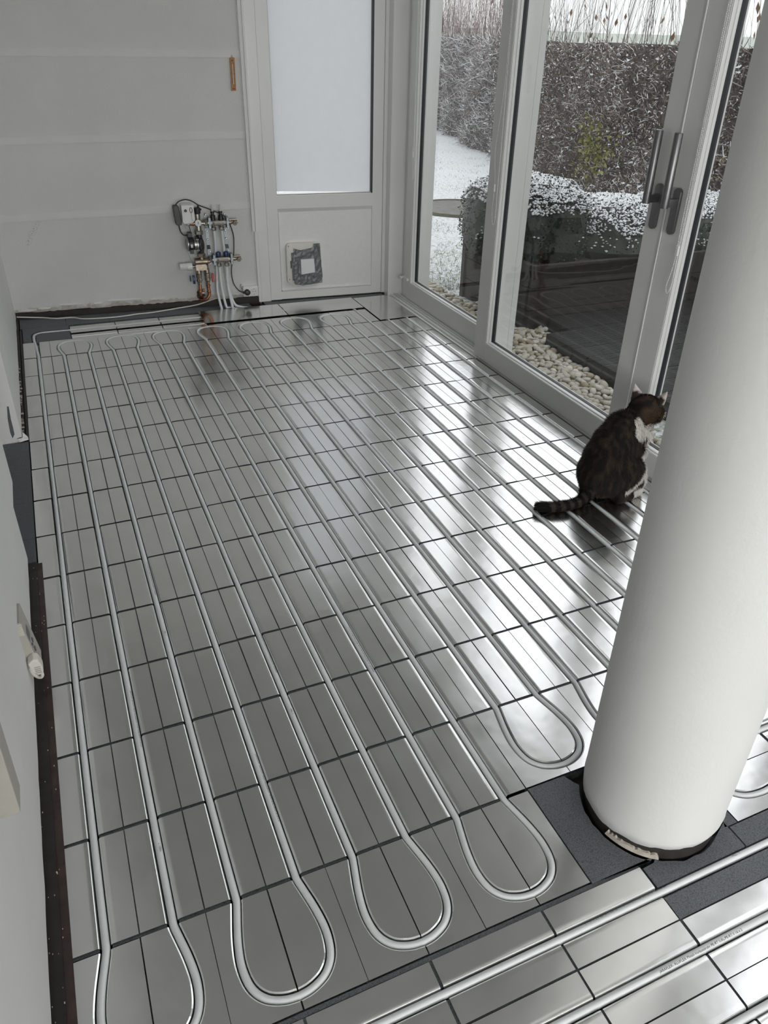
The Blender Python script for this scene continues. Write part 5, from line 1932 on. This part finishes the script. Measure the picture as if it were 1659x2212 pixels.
# ================================================================ THE CAT
# local frame: x forward, y to the cat's left, z up
cat = empty('cat', (2.09, -2.215, 0.0), math.radians(10))
tag(cat, 'dark tabby and white cat sitting on the metal floor, looking out through the glass door', 'cat')
HY = math.radians(22)             # the head is turned a little to the left
hc = Vector((0.146, 0.0, 0.318))


def hp(x, y, z):
    """head-local to cat-local"""
    c, s_ = math.cos(HY), math.sin(HY)
    return (hc.x + x * c - y * s_, hc.y + x * s_ + y * c, hc.z + z)


mb = MB()
def ell(c, r, seg=20, rings=12):
    mb.ball(c, r, seg, rings)


ell((-0.022, 0, 0.100), (0.112, 0.098, 0.098))
ell((-0.012, 0, 0.150), (0.108, 0.092, 0.100))
ell((0.004, 0, 0.205), (0.098, 0.080, 0.090))
ell((0.036, 0, 0.255), (0.088, 0.070, 0.078))
ell((0.070, 0, 0.270), (0.072, 0.060, 0.060))
ell((0.105, 0, 0.286), (0.060, 0.055, 0.052))
ell((0.105, 0, 0.240), (0.078, 0.058, 0.078))
ell((0.090, 0, 0.175), (0.062, 0.052, 0.075))
ell((0.060, 0, 0.120), (0.065, 0.060, 0.070))
for sg in (-1, 1):
    ell((0.030, sg * 0.066, 0.088), (0.096, 0.044, 0.080))
    ell((0.070, sg * 0.068, 0.060), (0.066, 0.036, 0.052))
    mb.tube([(-0.03, sg * 0.080, 0.024), (0.025, sg * 0.084, 0.022), (0.075, sg * 0.082, 0.020), (0.098, sg * 0.080, 0.018)], [0.024, 0.023, 0.022, 0.016], 12)
    ell((0.088, sg * 0.081, 0.019), (0.028, 0.023, 0.019))
    mb.tube([(0.110, sg * 0.036, 0.190), (0.098, sg * 0.036, 0.110), (0.090, sg * 0.034, 0.040), (0.092, sg * 0.034, 0.018)], [0.032, 0.025, 0.020, 0.018], 12)
    ell((0.108, sg * 0.034, 0.016), (0.030, 0.021, 0.016))
# head
ell(hp(0, 0, 0), (0.060, 0.064, 0.056))
ell(hp(0.012, 0.030, -0.014), (0.042, 0.036, 0.036))
ell(hp(0.012, -0.030, -0.014), (0.042, 0.036, 0.036))
ell(hp(0.042, 0, -0.014), (0.028, 0.027, 0.022))
ell(hp(0.054, 0, -0.010), (0.015, 0.014, 0.013))
ell(hp(0.030, 0, 0.016), (0.034, 0.036, 0.028))
# tail lying on the floor
tail = [(-0.085, 0.010, 0.050), (-0.120, -0.016, 0.030), (-0.165, -0.028, 0.022), (-0.215, -0.026, 0.021), (-0.265, -0.012, 0.021), (-0.310, 0.012, 0.021), (-0.336, 0.032, 0.021)]
tail = [tuple(v_) for v_ in spline(tail, 4)]
mb.tube(tail, [0.034 - 0.014 * min(1, i / 6) for i in range(len(tail) - 2)] + [0.0195, 0.016], 14)
me0 = mb.mesh('body', M['fur'], None)
tmp = bpy.data.objects.new('body', me0)
COL.objects.link(tmp)
md = tmp.modifiers.new('remesh', 'REMESH'); md.mode = 'VOXEL'; md.voxel_size = 0.0052
md = tmp.modifiers.new('smooth', 'SMOOTH'); md.factor = 0.6; md.iterations = 9
dg = bpy.context.evaluated_depsgraph_get()
body_me = bpy.data.meshes.new_from_object(tmp.evaluated_get(dg))
bpy.data.objects.remove(tmp)
body_me.name = 'body'


def coat(p):
    """coat colour at a body point (cat-local)"""
    x, y, z = p
    n_ = noise.noise(Vector((x * 28, y * 28, z * 28)))
    n2 = noise.noise(Vector((x * 60, y * 60, z * 22)))
    dark = Vector((0.016, 0.0125, 0.0105))
    brown = Vector((0.060, 0.040, 0.027))
    white = Vector((0.78, 0.745, 0.69))
    c = dark.lerp(brown, max(0.0, min(1.0, 0.12 + 1.5 * n2 + 0.5 * max(0.0, x + 0.05) * 4)))
    h = Vector((x, y, z)) - hc
    hx = h.x * math.cos(-HY) - h.y * math.sin(-HY)
    hy = h.x * math.sin(-HY) + h.y * math.cos(-HY)
    in_head = (hx * hx + hy * hy) ** 0.5 < 0.085 and h.z > -0.050
    e = 0.012 * n_
    if x < -0.105 and z < 0.06:                         # ringed tail
        t = (-0.105 - x)
        ring = math.sin(t * 2 * math.pi / 0.036 + 0.6)
        if x < -0.300:
            c = Vector((0.010, 0.009, 0.008))
        elif ring > 0.15:
            c = Vector((0.080, 0.068, 0.055))
        else:
            c = Vector((0.018, 0.015, 0.013))
        return c
    if in_head:
        c = dark.lerp(Vector((0.085, 0.050, 0.029)), max(0.0, min(1.0, 0.35 + 1.4 * n_ + (0.35 if (hy < -0.025 and h.z > -0.03) else 0.0))))
        if hx > 0.020 + e and h.z < -0.012 + 0.3 * (hx - 0.02):        # white muzzle and cheeks
            c = white
        if hx > 0.028 and abs(hy) < 0.008 and h.z < 0.03:
            c = white
        if h.z < -0.036 + e:
            c = white
        return c
    # white bib that wraps the side of the neck, chest, forelegs, hind feet
    mid = max(0.0, 1 - abs(y) / 0.040)
    if z > 0.262:
        lim = 0.024 + 0.12 * mid + (0.5 * max(0, z - 0.285)) + e
    elif z > 0.232:
        lim = 0.030 + (0.262 - z) * 1.6 + 0.05 * mid * (1 if x < 0.1 else 0) + e
    elif z > 0.205:
        lim = 0.092 + (0.232 - z) * 0.6 + e
    elif z > 0.12:
        lim = 0.112 - (0.205 - z) * 0.25 + e
    else:
        lim = 0.090 + e
    tongue = abs(z - 0.222 - 0.2 * (x - 0.09)) < 0.012 and x < 0.118
    if x > lim and not tongue:
        c = white
    if abs(y) < 0.045 and x > 0.075 and z < 0.24:
        c = white
    if z < 0.050 and x > 0.040 + e:
        c = white
    if abs(y) > 0.045:
        # pale streak along the lower thigh
        zs = 0.046 + (x + 0.005) * 0.55
        if -0.005 < x < 0.13 and abs(z - zs) < 0.010 + 0.006 * n_ + 0.12 * max(0, x - 0.04):
            c = white
    return c


at = body_me.color_attributes.new('coat', 'FLOAT_COLOR', 'POINT')
for i, v_ in enumerate(body_me.vertices):
    c = coat(v_.co)
    at.data[i].color = (c.x, c.y, c.z, 1)
for p in body_me.polygons:
    p.use_smooth = True
body_me.materials.clear()
body_me.materials.append(M['fur'])
put('body', body_me, cat)

# ears
for sg, nm in ((-1, 'right'), (1, 'left')):
    vs, fs = [], []
    b0 = Vector((0.018, sg * 0.014, 0.040)); b1_ = Vector((-0.006, sg * 0.058, 0.014)); tip = Vector((0.012, sg * 0.062, 0.086))
    n_ = 8
    rows = []
    for k in range(n_ + 1):
        t = k / n_
        a = b0.lerp(tip, t); b_ = b1_.lerp(tip, t)
        back = Vector((-0.020, 0.004 * sg, 0.002)) * (1 - t) * 1.0
        mid = a.lerp(b_, 0.5) + back
        bow = Vector((0, sg * 0.004, 0)) * math.sin(math.pi * t)
        rows.append([a, a.lerp(mid, 0.55) + back * 0.25 + bow * 0.3, mid + bow * 0.5, b_.lerp(mid, 0.55) + back * 0.25 + bow, b_ + bow])
    for r_ in rows:
        vs += [hp(*q) for q in r_]
    for k in range(n_):
        for q in range(4):
            fs.append((k * 5 + q, k * 5 + q + 1, (k + 1) * 5 + q + 1, (k + 1) * 5 + q))
    me = bpy.data.meshes.new('ear')
    me.from_pydata(vs, [], fs)
    a_ = me.color_attributes.new('coat', 'FLOAT_COLOR', 'POINT')
    for i in range(len(vs)):
        t = (i // 5) / n_
        e_ = (i % 5) in (0, 4)
        c = (0.62, 0.55, 0.50) if (t > 0.62 or (e_ and t > 0.3)) else (0.022, 0.016, 0.013)
        a_.data[i].color = (*c, 1)
    for p in me.polygons:
        p.use_smooth = True
    me.materials.append(M['fur'])
    o = put('ear', me, cat)
    sd = o.modifiers.new('thick', 'SOLIDIFY'); sd.thickness = 0.003; sd.offset = 0
for sg in (-1, 1):
    P('eye', MB().ball(hp(0.050, sg * 0.025, 0.010), (0.009, 0.009, 0.0085), 14, 9), M['eye'], cat)
P('nose', MB().ball(hp(0.068, 0, -0.004), (0.005, 0.006, 0.004), 10, 7), M['nose'], cat)
mb = MB()
wr_ = random.Random(3)
for sg in (-1, 1):
    for q in range(6):
        a = Vector(hp(0.055, sg * 0.014, -0.012 - 0.002 * q))
        d = Vector((0.25, sg * 1.0, 0.15 - 0.13 * q))
        mb.tube([a, a + d * 0.025, a + d * 0.052 + Vector((0, 0, -0.006))], [0.0004, 0.0003, 0.00015], 4)
P('whiskers', mb, M['card'], cat)['kind'] = 'stuff'

# fur strands
rf = random.Random(9)
pts_ = []
body_me.calc_loop_triangles()
tr_ = []
acc = 0.0
cum = []
import bisect
for t in body_me.loop_triangles:
    acc += t.area
    cum.append(acc)
vs, fs, cols = [], [], []
vco = [v_.co.copy() for v_ in body_me.vertices]
vno = [v_.normal.copy() for v_ in body_me.vertices]
tris_ = [tuple(t.vertices) for t in body_me.loop_triangles]
for _ in range(52000):
    t = tris_[min(bisect.bisect(cum, rf.random() * acc), len(tris_) - 1)]
    a, b_ = rf.random(), rf.random()
    if a + b_ > 1:
        a, b_ = 1 - a, 1 - b_
    p = vco[t[0]] * (1 - a - b_) + vco[t[1]] * a + vco[t[2]] * b_
    nrm = (vno[t[0]] * (1 - a - b_) + vno[t[1]] * a + vno[t[2]] * b_).normalized()
    if p.z < 0.006:
        continue
    if p.x < -0.11 and p.z < 0.06:
        flow = Vector((-1, 0.25, 0))
    elif (p - hc).length < 0.085:
        flow = Vector((-0.8, 0, -0.3))
    else:
        flow = Vector((-0.25, 0, -1))
    ln = rf.uniform(0.008, 0.015)
    if p.x > 0.08 and 0.16 < p.z < 0.31:
        ln *= 1.7
    if (p - hc).length < 0.085 or (p.z < 0.05 and p.x > 0.05):
        ln *= 0.55
    d = (nrm * 0.55 + (flow - nrm * flow.dot(nrm)) * 0.9 + Vector((rf.gauss(0, .22), rf.gauss(0, .22), rf.gauss(0, .22)))).normalized()
    s_ = d.cross(nrm)
    if s_.length < 1e-4:
        continue
    s_ = s_.normalized() * rf.uniform(0.0005, 0.0010)
    e_ = p + d * ln
    if e_.z < 0.002:
        e_.z = 0.002
    m_ = p + d * ln * 0.55 + nrm * 0.0012
    c = coat(p)
    k = rf.uniform(0.75, 1.3)
    n0 = len(vs)
    vs += [tuple(p - s_), tuple(p + s_), tuple(m_ + s_ * 0.7), tuple(m_ - s_ * 0.7), tuple(e_)]
    fs += [(n0, n0 + 1, n0 + 2, n0 + 3), (n0 + 3, n0 + 2, n0 + 4)]
    c = Vector((min(0.85, c.x * k), min(0.85, c.y * k), min(0.85, c.z * k)))
    cols += [c] * 5
me = bpy.data.meshes.new('fur')
me.from_pydata(vs, [], fs)
a_ = me.color_attributes.new('coat', 'FLOAT_COLOR', 'POINT')
buf = []
for c in cols:
    buf += [c.x, c.y, c.z, 1.0]
a_.data.foreach_set('color', buf)
me.materials.append(M['fur'])
put('fur', me, cat)['kind'] = 'stuff'
